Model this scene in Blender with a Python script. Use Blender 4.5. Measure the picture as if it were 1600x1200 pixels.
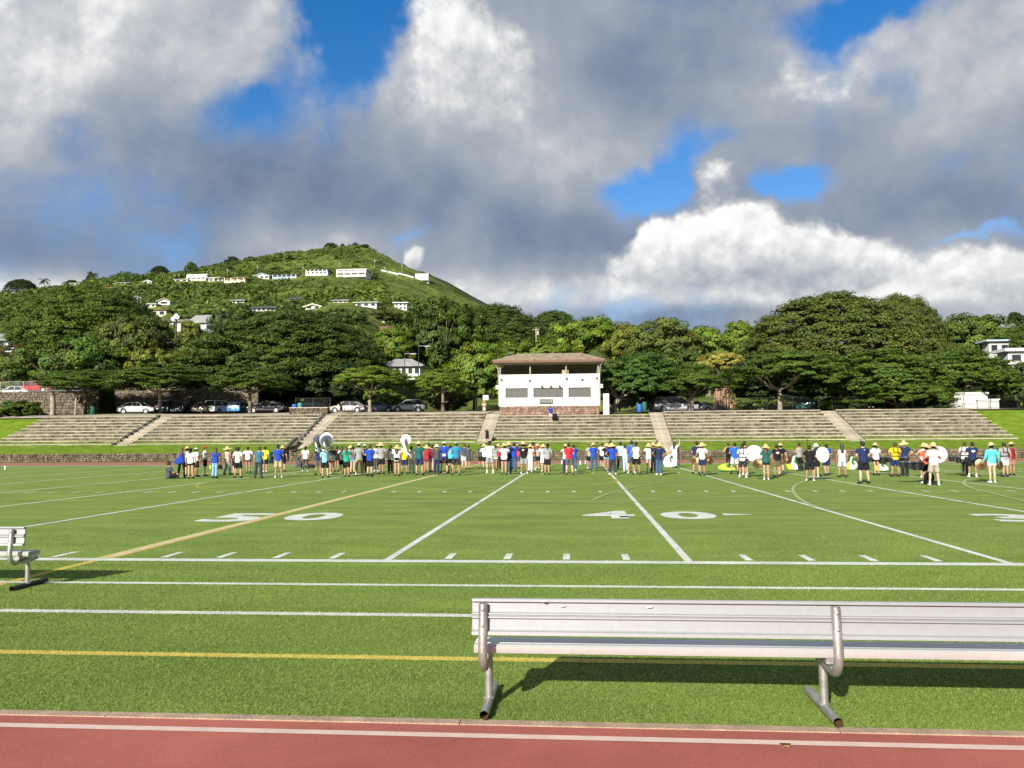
import bpy, bmesh, math, random
import numpy as np
from mathutils import Vector, Matrix, Euler, noise as mnoise

random.seed(7)
RNG = np.random.default_rng(11)
sc = bpy.context.scene
COL = sc.collection
for _o in list(bpy.data.objects):
    bpy.data.objects.remove(_o)
PI = math.pi
R = math.radians

# ------------------------------------------------------------------ camera
FPX, YAW, PIT, ROL, CAMH = 1282.23, .081571, .067407, -.0067764, 1.83825
_fw = Vector((-math.sin(YAW)*math.cos(PIT), math.cos(YAW)*math.cos(PIT), math.sin(PIT)))
_r0 = Vector((math.cos(YAW), math.sin(YAW), 0)); _u0 = _r0.cross(_fw)
_rt = math.cos(ROL)*_r0 + math.sin(ROL)*_u0
_up = -math.sin(ROL)*_r0 + math.cos(ROL)*_u0
CAM = Vector((0, 0, CAMH))
camd = bpy.data.cameras.new('camera'); cam = bpy.data.objects.new('camera', camd); COL.objects.link(cam)
cam.matrix_world = Matrix(((_rt.x, _up.x, -_fw.x, 0), (_rt.y, _up.y, -_fw.y, 0), (_rt.z, _up.z, -_fw.z, CAMH), (0, 0, 0, 1)))
camd.sensor_width = 36; camd.lens = 36*FPX/1600; camd.clip_start = .1; camd.clip_end = 6000
sc.camera = cam

def ray(px, py):
    return _fw + (px-800)/FPX*_rt + (600-py)/FPX*_up
def at(px, py, Y):                       # photograph direction -> point at depth Y
    d = ray(px, py); return CAM + d*(Y/d.y)
def gp(px, py, z=0.):                    # photograph direction -> point on level ground
    d = ray(px, py); return CAM + d*((z-CAMH)/d.z)

# ------------------------------------------------------------------ light and sky
SUN_EL, SUN_AZ = R(25), R(18.5)          # sun low behind the camera, to the left
sd = Vector((math.sin(SUN_AZ)*math.cos(SUN_EL), math.cos(SUN_AZ)*math.cos(SUN_EL), -math.sin(SUN_EL)))
sl = bpy.data.lights.new('sun', 'SUN'); sl.energy = 5.0; sl.angle = R(.53); sl.color = (1, .945, .855)
so = bpy.data.objects.new('sun', sl); COL.objects.link(so)
so.rotation_euler = sd.to_track_quat('-Z', 'Y').to_euler(); so.location = (-40, -120, 80)

sc.view_settings.view_transform = 'Standard'; sc.view_settings.look = 'None'
sc.view_settings.exposure = .72; sc.view_settings.gamma = 1.0; sc.view_settings.use_curve_mapping = False
sc.render.engine = 'CYCLES'
sc.cycles.max_bounces = 5; sc.cycles.diffuse_bounces = 3; sc.cycles.glossy_bounces = 2
sc.cycles.transparent_max_bounces = 6; sc.cycles.transmission_bounces = 3

world = bpy.data.worlds.new('World'); sc.world = world; world.use_nodes = True
wt = world.node_tree; wt.nodes.clear()
def wn(t, **k):
    n = wt.nodes.new(t)
    for a, b in k.items(): setattr(n, a, b)
    return n
def _in(nt, s, v):
    if v is None: return
    if isinstance(v, bpy.types.NodeSocket): nt.links.new(v, s)
    else: s.default_value = v
def wm(op, a, b=None, c=None, clamp=False):
    n = wn('ShaderNodeMath', operation=op, use_clamp=clamp)
    for i, v in enumerate((a, b, c)): _in(wt, n.inputs[i], v)
    return n.outputs[0]
def wv(op, a, b=None, out=0):
    n = wn('ShaderNodeVectorMath', operation=op); _in(wt, n.inputs[0], a); _in(wt, n.inputs[1], b)
    return n.outputs[out]
def wnoise(vec, scale, detail=6, rough=.55, dist=0., col=False):
    n = wn('ShaderNodeTexNoise'); _in(wt, n.inputs['Vector'], vec)
    n.inputs['Scale'].default_value = scale; n.inputs['Detail'].default_value = detail
    n.inputs['Roughness'].default_value = rough; n.inputs['Distortion'].default_value = dist
    return n.outputs[1 if col else 0]
def wramp(f, stops, interp='EASE'):
    n = wn('ShaderNodeValToRGB'); e = n.color_ramp.elements; n.color_ramp.interpolation = interp
    while len(e) < len(stops): e.new(.5)
    for el, (p, c) in zip(e, stops):
        el.position = p; el.color = (*c, 1)
    _in(wt, n.inputs[0], f); return n.outputs[0]
def wsmooth(v, a, b):
    n = wn('ShaderNodeMapRange', interpolation_type='SMOOTHSTEP'); _in(wt, n.inputs[0], v)
    n.inputs[1].default_value = a; n.inputs[2].default_value = b
    return n.outputs[0]
tc = wn('ShaderNodeTexCoord'); D = wv('NORMALIZE', tc.outputs['Generated'])
w1 = wv('MULTIPLY', wv('SUBTRACT', wnoise(D, 3.4, 2, .5, col=True), (.5, .5, .5)), (.10, .10, .10))
w2 = wv('MULTIPLY', wv('SUBTRACT', wnoise(D, 15., 3, .62, col=True), (.5, .5, .5)), (.06, .06, .06))
DW = wv('ADD', wv('ADD', D, w1), w2)
DS = wv('ADD', D, wv('MULTIPLY', w1, (.6, .6, .6)))
FRONT = wsmooth(wv('DOT_PRODUCT', D, tuple(_fw), 'Value'), .05, .45)
def bell(px, py, rx, ry, src):                   # soft elliptical patch of sky around one direction
    d = ray(px, py).normalized(); x = d.cross(Vector((0, 0, 1))).normalized(); z = x.cross(d)
    a = wv('DOT_PRODUCT', src, tuple(x*(FPX/rx)), 'Value'); b = wv('DOT_PRODUCT', src, tuple(z*(FPX/ry)), 'Value')
    return wm('POWER', .3679, wm('MULTIPLY_ADD', b, b, wm('MULTIPLY', a, a))), a, b
def blobs(lst, start, src):
    acc = 0.
    for (px, py, rx, ry, w) in lst: acc = wm('MULTIPLY_ADD', bell(px, py, rx, ry, src)[0], w, acc)
    return wm('MULTIPLY_ADD', acc, FRONT, start)
n_mid = wnoise(DS, 4.0, 6, .54)
n_off = wnoise(wv('ADD', DS, (.016, .022, -.040)), 4.0, 3, .5)
n_fin = wnoise(DS, 15., 5, .62)
n_fo = wnoise(wv('ADD', DS, (.006, .008, -.012)), 15., 3, .6)
cov = wm('ADD', wm('MULTIPLY_ADD', n_mid, 1.5, .20), wm('MULTIPLY', n_fin, .62))        # about 1.25, 1 is the edge of a cloud
cov = blobs([
    (530, 70, 66, 100, -1.1), (600, 10, 75, 36, -.9), (385, 165, 75, 42, -.5),
    (1005, 292, 72, 34, -1.0), (1088, 232, 40, 36, -.6), (1225, 292, 66, 26, -.8), (1330, 345, 70, 18, -.4), (1340, 12, 75, 30, -.95),
    (105, 300, 50, 60, -.16), (262, 390, 50, 28, -.12), (628, 368, 30, 22, -.45), (1545, 372, 60, 12, -.55),
    (1132, 290, 34, 40, .8), (1150, 392, 190, 52, .9), (760, 150, 190, 120, .5), (215, 70, 150, 100, .65)], cov, DW)
sep = wn('ShaderNodeSeparateXYZ'); _in(wt, sep.inputs[0], D)
cov = wm('MULTIPLY_ADD', wsmooth(sep.outputs[2], .17, .03), .8, cov)         # layers close up towards the horizon
dens = wsmooth(cov, .74, 1.34)
relief = wm('MULTIPLY', wm('SUBTRACT', n_mid, n_off), .70)
fine = wm('MULTIPLY_ADD', wm('SUBTRACT', n_fin, n_fo), 1.5, wm('MULTIPLY', wm('SUBTRACT', n_fin, .5), .25))
bri = wm('ADD', wm('MULTIPLY_ADD', n_mid, .50, .18), relief)
bri = blobs([
    (800, 110, 170, 100, .16), (850, 210, 130, 70, .14), (1040, 450, 120, 24, .20),
    (1300, 420, 150, 40, .20), (1560, 455, 130, 40, .20), (1290, 110, 120, 60, .20), (1530, 120, 160, 110, .14),
    (40, 445, 150, 22, .34), (190, 50, 300, 120, .34), (20, 180, 130, 110, .14), (470, 385, 110, 34, .16), (800, 455, 160, 30, .28), (1330, 460, 240, 30, .22), (1120, 462, 330, 34, .16),
    (540, 290, 230, 75, -.15), (330, 260, 170, 70, -.10), (880, 375, 110, 60, -.24), (60, 360, 110, 60, -.12), (1030, 497, 230, 16, -.22), (1450, 330, 190, 56, -.14), (990, 120, 140, 100, -.12)], bri, wv('ADD', DS, wv('MULTIPLY', w2, (.5, .5, .5))))
bri = wm('MULTIPLY_ADD', fine, wm('MULTIPLY_ADD', wsmooth(bri, .45, .85), .40, .07), bri)
# heaped cloud tops lit by the sun: crisp outlines, shaded towards their feet
cv, cs_ = 0., 0.
for (px, py, rx, ry, w) in [(1040, 400, 88, 62, 1.0), (1165, 396, 120, 66, 1.0), (1290, 420, 95, 52, .9), (1400, 405, 60, 36, .6), (1580, 445, 90, 56, .9), (1126, 276, 42, 34, .54), (680, 115, 95, 105, .74), (800, 130, 110, 95, .52), (646, 404, 22, 22, .95), (20, 452, 100, 20, .85), (1290, 105, 95, 52, .52), (200, 40, 150, 60, .45)]:
    e, a, b = bell(px, py, rx, ry, DW); e = wm('MULTIPLY', e, w)
    cv = wm('ADD', cv, e); cs_ = wm('MULTIPLY_ADD', e, wm('MULTIPLY_ADD', b, .24, wm('MULTIPLY', a, -.12)), cs_)
cv = wm('MULTIPLY_ADD', cv, FRONT, wm('MULTIPLY', wm('SUBTRACT', n_fin, .5), .80)); cs_ = wm('MULTIPLY_ADD', cs_, FRONT, wm('MULTIPLY', fine, .5))
cum = wsmooth(cv, .36, .70)
bri = wm('ADD', wm('MULTIPLY', bri, wm('SUBTRACT', 1., cum)), wm('MULTIPLY', wm('ADD', wm('ADD', .80, wm('MULTIPLY', relief, .45)), cs_), cum))
dens = wm('MAXIMUM', dens, cum)
ccol = wramp(bri, [(.10, (.105, .15, .25)), (.32, (.225, .285, .395)), (.52, (.375, .418, .49)), (.72, (.62, .635, .66)), (.95, (1., 1., .99))], 'LINEAR')
sky = wn('ShaderNodeTexSky', sky_type='NISHITA'); sky.sun_disc = False
sky.sun_elevation = SUN_EL; sky.sun_rotation = R(198.5); sky.air_density = 1.2; sky.dust_density = .35; sky.ozone_density = 2.0
cc = wn('ShaderNodeVectorMath', operation='SCALE'); _in(wt, cc.inputs[0], ccol); cc.inputs[3].default_value = 6.05
mx = wn('ShaderNodeMix', data_type='RGBA'); _in(wt, mx.inputs[0], dens)
hs = wn('ShaderNodeHueSaturation'); _in(wt, hs.inputs['Color'], sky.outputs[0]); hs.inputs['Saturation'].default_value = 1.5; hs.inputs['Value'].default_value = .85
_in(wt, mx.inputs[6], wv('MULTIPLY', hs.outputs[0], (1.05, .84, 1.0))); _in(wt, mx.inputs[7], cc.outputs[0])
bg = wn('ShaderNodeBackground'); bg.inputs[1].default_value = .10; _in(wt, bg.inputs[0], mx.outputs[2])
wo = wn('ShaderNodeOutputWorld'); wt.links.new(bg.outputs[0], wo.inputs[0])
try:
    world.cycles.sampling_method = 'MANUAL'; world.cycles.sample_map_resolution = 512
except Exception: pass

# ------------------------------------------------------------------ helpers
def tag(o, label=None, cat=None, group=None, kind=None):
    if label: o['label'] = label
    if cat: o['category'] = cat
    if group: o['group'] = group
    if kind: o['kind'] = kind
    return o
def empty(name, loc=(0, 0, 0), rz=0., label=None, cat=None, group=None):
    o = bpy.data.objects.new(name, None); COL.objects.link(o); o.location = loc; o.rotation_euler = (0, 0, rz)
    o.empty_display_size = .1
    return tag(o, label, cat, group)
def put(name, mesh, parent=None, mats=None, loc=None, rot=None, scale=None):
    o = bpy.data.objects.new(name, mesh); COL.objects.link(o)
    if parent: o.parent = parent
    if loc is not None: o.location = loc
    if rot is not None: o.rotation_euler = rot
    if scale is not None: o.scale = scale
    if mats is not None:
        mats = mats if isinstance(mats, (list, tuple)) else [mats]
        for i, m in enumerate(mats):
            if len(mesh.materials) <= i: mesh.materials.append(m)
            if o.material_slots[i].material is not m:
                o.material_slots[i].link = 'OBJECT'; o.material_slots[i].material = m
    return o
class MB:
    def __init__(s): s.v = []; s.f = []; s.m = []
    def add(s, vs, fs, m=0):
        b = len(s.v); s.v += [tuple(v) for v in vs]; s.f += [tuple(b+i for i in f) for f in fs]; s.m += [m]*len(fs); return s
    def box(s, c, d, rz=0., m=0, jit=0., M=None):
        vs = []
        for z in (-.5, .5):
            for x, y in ((-.5, -.5), (.5, -.5), (.5, .5), (-.5, .5)):
                p = Vector((x*d[0], y*d[1], z*d[2]))
                if jit: p += Vector((random.uniform(-jit, jit), random.uniform(-jit, jit), random.uniform(-jit, jit)))
                if rz: p = Matrix.Rotation(rz, 3, 'Z') @ p
                if M: p = M @ p
                vs.append(p+Vector(c))
        return s.add(vs, [(3, 2, 1, 0), (4, 5, 6, 7), (0, 1, 5, 4), (1, 2, 6, 5), (2, 3, 7, 6), (3, 0, 4, 7)], m)
    def rings(s, rings, cap=True, m=0, close=True):
        n = len(rings[0]); b = len(s.v)
        for r in rings: s.v += [tuple(p) for p in r]
        for i in range(len(rings)-1):
            for j in range(n if close else n-1):
                k = (j+1) % n
                s.f.append((b+i*n+j, b+i*n+k, b+(i+1)*n+k, b+(i+1)*n+j)); s.m.append(m)
        if cap:
            s.f.append(tuple(b+j for j in reversed(range(n)))); s.m.append(m)
            s.f.append(tuple(b+(len(rings)-1)*n+j for j in range(n))); s.m.append(m)
        return s
    def tube(s, pts, rad, n=8, cap=True, m=0):
        pts = [Vector(p) for p in pts]; rad = rad if isinstance(rad, (list, tuple)) else [rad]*len(pts)
        rr = []; prev = None
        for i, p in enumerate(pts):
            t = (pts[min(i+1, len(pts)-1)]-pts[max(i-1, 0)]).normalized()
            if prev is None:
                a = Vector((1, 0, 0)) if abs(t.x) < .8 else Vector((0, 1, 0)); u = (a - t*a.dot(t)).normalized()
            else: u = (prev - t*prev.dot(t)).normalized()
            prev = u; w = t.cross(u)
            rr.append([p+(u*math.cos(2*PI*k/n)+w*math.sin(2*PI*k/n))*rad[i] for k in range(n)])
        return s.rings(rr, cap, m)
    def lathe(s, prof, n=20, c=(0, 0, 0), M=None, m=0, cap=False):
        c = Vector(c); rr = []
        for r, z in prof:
            ring = [Vector((r*math.cos(2*PI*k/n), r*math.sin(2*PI*k/n), z)) for k in range(n)]
            rr.append([c+(M @ p if M else p) for p in ring])
        return s.rings(rr, cap, m)
    def ell(s, c, rx, ry, rz, n=12, k=8, m=0):
        c = Vector(c); rr = []
        for i in range(1, k):
            a = PI*i/k
            rr.append([c+Vector((rx*math.sin(a)*math.cos(2*PI*j/n), ry*math.sin(a)*math.sin(2*PI*j/n), -rz*math.cos(a))) for j in range(n)])
        return s.rings(rr, True, m)
    def extr(s, poly, axis, a, b, m=0):          # poly: 2d points; axis 'x': (a..b, u, v), 'y': (u, a..b, v)
        f = (lambda t, p: (t, p[0], p[1])) if axis == 'x' else ((lambda t, p: (p[0], t, p[1])) if axis == 'y' else (lambda t, p: (p[0], p[1], t)))
        return s.rings([[f(a, p) for p in poly], [f(b, p) for p in poly]], True, m)
    def mesh(s, name, smooth=False, fix=True):
        me = bpy.data.meshes.new(name); me.from_pydata(s.v, [], s.f)
        me.polygons.foreach_set('material_index', s.m)
        if fix:
            bm = bmesh.new(); bm.from_mesh(me); bmesh.ops.recalc_face_normals(bm, faces=bm.faces); bm.to_mesh(me); bm.free()
        if smooth:
            me.polygons.foreach_set('use_smooth', [True]*len(me.polygons))
            try: me.set_sharp_from_angle(angle=R(40 if smooth is True else smooth))
            except Exception: pass
        me.update(); return me
    def build(s, name, mats, parent=None, smooth=False, loc=None, rot=None, fix=True):
        mats = mats if isinstance(mats, (list, tuple)) else [mats]
        me = s.mesh(name, smooth, fix)
        for m in mats: me.materials.append(m)
        return put(name, me, parent, None, loc, rot)

# ------------------------------------------------------------------ materials
MATS = {}
def mat(name, col, rough=.7, var=.12, scale=6., bump=0., bscale=None, metal=0., spec=.3, col2=None, detail=5, coat=0., fine=0., fscale=60., orand=0., stretch=None):
    if name in MATS: return MATS[name]
    m = bpy.data.materials.new(name); m.use_nodes = True; nt = m.node_tree; b = nt.nodes['Principled BSDF']
    b.inputs['Roughness'].default_value = rough; b.inputs['Metallic'].default_value = metal
    b.inputs['Specular IOR Level'].default_value = spec; b.inputs['Coat Weight'].default_value = coat
    tcn = nt.nodes.new('ShaderNodeTexCoord'); nz = nt.nodes.new('ShaderNodeTexNoise')
    nz.inputs['Scale'].default_value = scale; nz.inputs['Detail'].default_value = detail; nz.inputs['Roughness'].default_value = .6
    nt.links.new(tcn.outputs['Object'], nz.inputs['Vector'])
    if stretch:
        mpn = nt.nodes.new('ShaderNodeMapping'); mpn.inputs['Scale'].default_value = stretch
        nt.links.new(tcn.outputs['Object'], mpn.inputs[0]); nt.links.new(mpn.outputs[0], nz.inputs['Vector'])
    rp = nt.nodes.new('ShaderNodeValToRGB'); e = rp.color_ramp.elements
    c1 = tuple(max(0, c*(1-var)) for c in col); c2 = tuple(min(1, c*(1+var)) for c in (col2 or col))
    e[0].position = .32; e[0].color = (*c1, 1); e[1].position = .68; e[1].color = (*c2, 1)
    nt.links.new(nz.outputs[0], rp.inputs[0]); cs = rp.outputs[0]
    if fine:
        n2 = nt.nodes.new('ShaderNodeTexNoise'); n2.inputs['Scale'].default_value = fscale; n2.inputs['Detail'].default_value = 3
        nt.links.new(tcn.outputs['Object'], n2.inputs['Vector'])
        mr = nt.nodes.new('ShaderNodeMapRange'); mr.inputs[1].default_value = .3; mr.inputs[2].default_value = .7
        mr.inputs[3].default_value = 1-fine; mr.inputs[4].default_value = 1+fine; nt.links.new(n2.outputs[0], mr.inputs[0])
        vm = nt.nodes.new('ShaderNodeVectorMath'); vm.operation = 'SCALE'; nt.links.new(cs, vm.inputs[0]); nt.links.new(mr.outputs[0], vm.inputs[3]); cs = vm.outputs[0]
    if orand:
        oi = nt.nodes.new('ShaderNodeObjectInfo'); mo = nt.nodes.new('ShaderNodeMapRange'); mo.inputs[3].default_value = 1-orand; mo.inputs[4].default_value = 1+orand
        nt.links.new(oi.outputs['Random'], mo.inputs[0]); vo = nt.nodes.new('ShaderNodeVectorMath'); vo.operation = 'SCALE'
        nt.links.new(cs, vo.inputs[0]); nt.links.new(mo.outputs[0], vo.inputs[3]); cs = vo.outputs[0]
    nt.links.new(cs, b.inputs['Base Color'])
    if bump:
        n3 = nt.nodes.new('ShaderNodeTexNoise'); n3.inputs['Scale'].default_value = bscale or scale*3; n3.inputs['Detail'].default_value = 4
        nt.links.new(tcn.outputs['Object'], n3.inputs['Vector'])
        bp = nt.nodes.new('ShaderNodeBump'); bp.inputs['Strength'].default_value = bump; bp.inputs['Distance'].default_value = .05
        nt.links.new(n3.outputs[0], bp.inputs['Height']); nt.links.new(bp.outputs[0], b.inputs['Normal'])
    MATS[name] = m; return m
def leafmat(name, tint):
    if name in MATS: return MATS[name]
    m = bpy.data.materials.new(name); m.use_nodes = True; nt = m.node_tree; nt.nodes.clear()
    a = nt.nodes.new('ShaderNodeAttribute'); a.attribute_name = 'col'
    v = nt.nodes.new('ShaderNodeVectorMath'); v.operation = 'MULTIPLY'; v.inputs[1].default_value = tint; nt.links.new(a.outputs['Color'], v.inputs[0])
    d = nt.nodes.new('ShaderNodeBsdfPrincipled'); d.inputs['Roughness'].default_value = .55; d.inputs['Specular IOR Level'].default_value = .25
    nt.links.new(v.outputs[0], d.inputs['Base Color'])
    t = nt.nodes.new('ShaderNodeBsdfTranslucent'); nt.links.new(v.outputs[0], t.inputs['Color'])
    x = nt.nodes.new('ShaderNodeMixShader'); x.inputs[0].default_value = .30
    nt.links.new(d.outputs[0], x.inputs[1]); nt.links.new(t.outputs[0], x.inputs[2])
    o = nt.nodes.new('ShaderNodeOutputMaterial'); nt.links.new(x.outputs[0], o.inputs[0])
    MATS[name] = m; return m
def colmat(name, rough=.8):
    if name in MATS: return MATS[name]
    m = bpy.data.materials.new(name); m.use_nodes = True; nt = m.node_tree; b = nt.nodes['Principled BSDF']
    a = nt.nodes.new('ShaderNodeAttribute'); a.attribute_name = 'col'; nt.links.new(a.outputs['Color'], b.inputs['Base Color'])
    b.inputs['Roughness'].default_value = rough; b.inputs['Specular IOR Level'].default_value = .2
    MATS[name] = m; return m
def setcol(me, cols):
    at_ = me.color_attributes.new('col', 'FLOAT_COLOR', 'POINT')
    c = np.ones((len(me.vertices), 4), np.float32); c[:, :3] = cols; at_.data.foreach_set('color', c.ravel())
def npmesh(name, verts, nper):                   # verts (N*nper,3): N separate n-gons
    N = len(verts)//nper; me = bpy.data.meshes.new(name)
    me.vertices.add(len(verts)); me.vertices.foreach_set('co', np.ascontiguousarray(verts, np.float32).ravel())
    me.loops.add(len(verts)); me.loops.foreach_set('vertex_index', np.arange(len(verts), dtype=np.int32))
    me.polygons.add(N); me.polygons.foreach_set('loop_start', np.arange(0, N*nper, nper, dtype=np.int32))
    try: me.polygons.foreach_set('loop_total', np.full(N, nper, np.int32))
    except Exception: pass
    me.update(calc_edges=True); return me
def cloth(c): return mat('cloth_%d_%d_%d' % tuple(int(x*999) for x in c), c, .85, .10, 14., .15, 40., spec=.15)
# ------------------------------------------------------------------ field
X50, Y0, YD = -7.541, 12.46, .9144
def sheet(name, x0, x1, y0, y1, z, m, parent=None, kind=None, nx=1, ny=1):
    mb = MB(); vs = []; fs = []
    for j in range(ny+1):
        for i in range(nx+1): vs.append((x0+(x1-x0)*i/nx, y0+(y1-y0)*j/ny, z))
    for j in range(ny):
        for i in range(nx):
            a = j*(nx+1)+i; fs.append((a, a+1, a+nx+2, a+nx+1))
    mb.add(vs, fs); o = mb.build(name, m, parent, fix=False)
    if kind: o['kind'] = kind
    return o
G_TURF = (.118, .182, .022)
m_turf = mat('turf', (.154, .230, .043), .8, .12, 1.0, .35, 90., col2=(.198, .276, .056), fine=.32, fscale=30., spec=.15)
m_turf.node_tree.nodes['Noise Texture'].inputs['Roughness'].default_value = .7
_mp = m_turf.node_tree.nodes.new('ShaderNodeMapping'); _mp.inputs['Scale'].default_value = (.42, 1., 1.); _tn = m_turf.node_tree.nodes
m_turf.node_tree.links.new(_tn['Texture Coordinate'].outputs['Object'], _mp.inputs[0]); m_turf.node_tree.links.new(_mp.outputs[0], _tn['Noise Texture'].inputs['Vector'])
m_bank = mat('bank_grass', (.105, .185, .012), .9, .16, .9, .5, 9., col2=(.15, .22, .018), fine=.22, fscale=7., spec=.1)
m_dirt = mat('dry_ground', (.12, .10, .055), .95, .25, .8, .4, 6.)
m_track = mat('track_rubber', (.315, .088, .064), .85, .12, .45, .25, 260., col2=(.375, .118, .088), fine=.26, fscale=150., spec=.25)
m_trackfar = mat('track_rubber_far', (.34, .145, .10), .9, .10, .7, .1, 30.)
m_kerb = mat('kerb_concrete', (.36, .26, .18), .9, .22, 5., .3, 60., fine=.2, fscale=90.)
m_white = mat('line_white', (.60, .62, .55), .85, .18, 1.2, .3, 120., fine=.16, fscale=70.)
m_trackline = mat('track_line', (.58, .44, .38), .8, .08, 6., .1, 120., fine=.12, fscale=120.)
m_yellow = mat('line_yellow', (.54, .45, .10), .85, .12, 3., .3, 120., fine=.16, fscale=70.)
m_pale = mat('line_pale', (.55, .47, .26), .85, .10, 3., .3, 120., fine=.12, fscale=70.)
m_faint = mat('line_faint', (.30, .38, .17), .85, .10, 3.)
m_fyel = mat('line_yellow_thin', (.36, .33, .04), .85, .10, 3.)

sheet('ground', -2500, 2500, -600, 3500, -.10, m_bank, kind='structure')
turf = sheet('turf', -95, 95, 5.491, 62.5, 0, m_turf, kind='structure', nx=4, ny=4)
track = sheet('running_track', -95, 95, -9, 5.404, -.004, m_track, kind='structure')
ftrack = sheet('far_running_track', -95, 95, 62.5, 71.6, .0, m_trackfar, kind='structure')
sheet('verge_grass', -95, 95, 71.6, 73.6, .005, m_bank, kind='structure')
kerb = MB()
kx = -20
while kx < 20:
    w = 2.4; kerb.box((kx+w/2, 5.447, -.0335), (w-.006, .090, .075+random.uniform(-.002, .002))); kx += w
kerb = kerb.build('kerb', m_kerb); kerb['kind'] = 'structure'
def strip(name, pts, w, m, parent=turf, z=.004):
    pts = [Vector((p[0], p[1], 0)) for p in pts]; vs = []; n = len(pts)
    for i, p in enumerate(pts):
        t = (pts[min(i+1, n-1)]-pts[max(i-1, 0)]).normalized(); q = Vector((-t.y, t.x, 0))*w/2
        vs += [(p.x+q.x, p.y+q.y, z), (p.x-q.x, p.y-q.y, z)]
    mb = MB(); mb.add(vs, [(2*i+1, 2*i+3, 2*i+2, 2*i) for i in range(n-1)])
    return mb.build(name, m, parent, fix=False)
strip('lane_line', [(-30, 5.21), (30, 5.21)], .075, m_trackline, track, .0)
strip('lane_line', [(-30, 3.99), (30, 3.99)], .05, m_trackline, track, .0)
mk_ = MB(); a = gp(1216, 1161); mk_.add([(a.x, a.y, .0), (a.x+.075, a.y, .0), (a.x+.045, a.y-.075, .0)], [(2, 1, 0)])
mk_.build('lane_marker', mat('marker_tan', (.45, .26, .10), .8), track, fix=False)
for y in (64.0, 65.2, 66.4, 67.6, 68.8, 70.0): strip('lane_line', [(-95, y), (95, y)], .05, m_trackfar, ftrack, .004)
strip('sideline', [(-60, Y0), (60, Y0)], .26, m_white)
strip('sideline', [(-60, Y0+48.77), (60, Y0+48.77)], .3, m_white)
strip('restraining_line', [(-60, 10.42), (60, 10.42)], .13, m_white)
strip('restraining_line', [(-60, 8.66), (60, 8.66)], .14, m_white)
strip('touch_line', [(-60, 6.97), (60, 6.97)], .12, m_yellow)
for k in range(-8, 13):
    x = X50+k*5*YD
    if k == 0:
        strip('midfield_line', [(x, Y0+.14), (x, Y0+48.6)], .30, m_yellow, z=.003)
        strip('midfield_line_centre', [(x, Y0+.14), (x, Y0+48.6)], .19, m_pale, z=.006)
        strip('midfield_line', [(x, 7.05), (x, Y0-.14)], .13, m_yellow, z=.002)
    else: strip('yard_line', [(x, Y0+.13), (x, Y0+48.6)], .12, m_white)
tick = {}
for k in range(-40, 61):
    if k % 5 == 0: continue
    x = X50+k*YD
    if abs(x) > 40: continue
    for nm, ya, yb in (('inbounds_tick', Y0+.24, Y0+.86), ('hash_mark', Y0+16.26, Y0+16.9), ('hash_mark', Y0+31.9, Y0+32.5), ('inbounds_tick', Y0+47.9, Y0+48.5)):
        if nm not in tick:
            mb = MB(); mb.add([(-.055, -.31, 0), (.055, -.31, 0), (.055, .31, 0), (-.055, .31, 0)], [(0, 1, 2, 3)]); tick[nm] = mb.mesh(nm, fix=False)
        put(nm, tick[nm], turf, m_white, (x, (ya+yb)/2, .0045))
for k in (-15, -10, -5, 5, 10, 15, 20):
    for yy in (16.58, 32.2): strip('hash_cross', [(X50+k*YD-.3, Y0+yy), (X50+k*YD+.3, Y0+yy)], .1, m_white, z=.007)
cx, cy = X50, Y0+24.4
strip('centre_circle', [(cx+9.15*math.cos(a), cy+9.15*math.sin(a)) for a in np.linspace(0, 2*PI, 73)], .12, m_fyel, z=.0085)
def pxline(name, pts, w, m, z=.010):
    g = [gp(x, y) for x, y in pts]
    q = []
    for i in range(len(g)-1):                    # Catmull-Rom through the points
        p0, p1, p2, p3 = g[max(i-1, 0)], g[i], g[i+1], g[min(i+2, len(g)-1)]
        for t in np.linspace(0, 1, 7)[:-1]:
            q.append(.5*((2*p1)+(p2-p0)*t+(2*p0-5*p1+4*p2-p3)*t*t+(3*p1-p0-3*p2+p3)*t**3))
    q.append(g[-1]); return strip(name, q, w, m, z=z)
strip('thin_line', [(-5.9, 24.1), (32, 24.1)], .085, m_faint, z=.0115)
pxline('thin_arc', [(612, 782), (660, 773), (720, 763), (790, 754)], .07, m_faint, .013)
pxline('thin_arc', [(925, 782.5), (950, 772), (985, 763), (1030, 755), (1080, 748)], .09, m_faint, .013)
pxline('penalty_arc', [(1262, 750), (1245, 757), (1239, 765), (1244, 775), (1258, 785), (1274, 792)], .11, m_faint, .013)
pxline('penalty_arc', [(1526, 746), (1509, 751), (1506, 756), (1519, 763), (1550, 771), (1602, 784)], .11, m_faint, .013)
def digit(ch, px, py, w, h):
    cu = bpy.data.curves.new('digit', 'FONT'); cu.body = ch; cu.offset = .035; cu.resolution_u = 4
    o = bpy.data.objects.new('tmp', cu); COL.objects.link(o)
    me = bpy.data.meshes.new_from_object(o.evaluated_get(bpy.context.evaluated_depsgraph_get()))
    bpy.data.objects.remove(o)
    co = np.array([v.co[:] for v in me.vertices]); lo, hi = co.min(0), co.max(0)
    g = gp(px, py)
    for v in me.vertices:
        v.co = ((v.co.x-(lo[0]+hi[0])/2)/(hi[0]-lo[0])*w, (v.co.y-(lo[1]+hi[1])/2)/(hi[1]-lo[1])*h, 0)
    put('field_number', me, turf, m_white, (g.x, g.y, .004))
bpy.context.view_layer.update()
digit('5', 371, 808.5, 1.35, 2.15); digit('0', 491, 807, 1.32, 2.0); digit('4', 950, 804, 1.25, 2.0); digit('0', 1075, 805, 1.30, 1.95); digit('3', 1582, 809, 1.25, 1.9)
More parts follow.
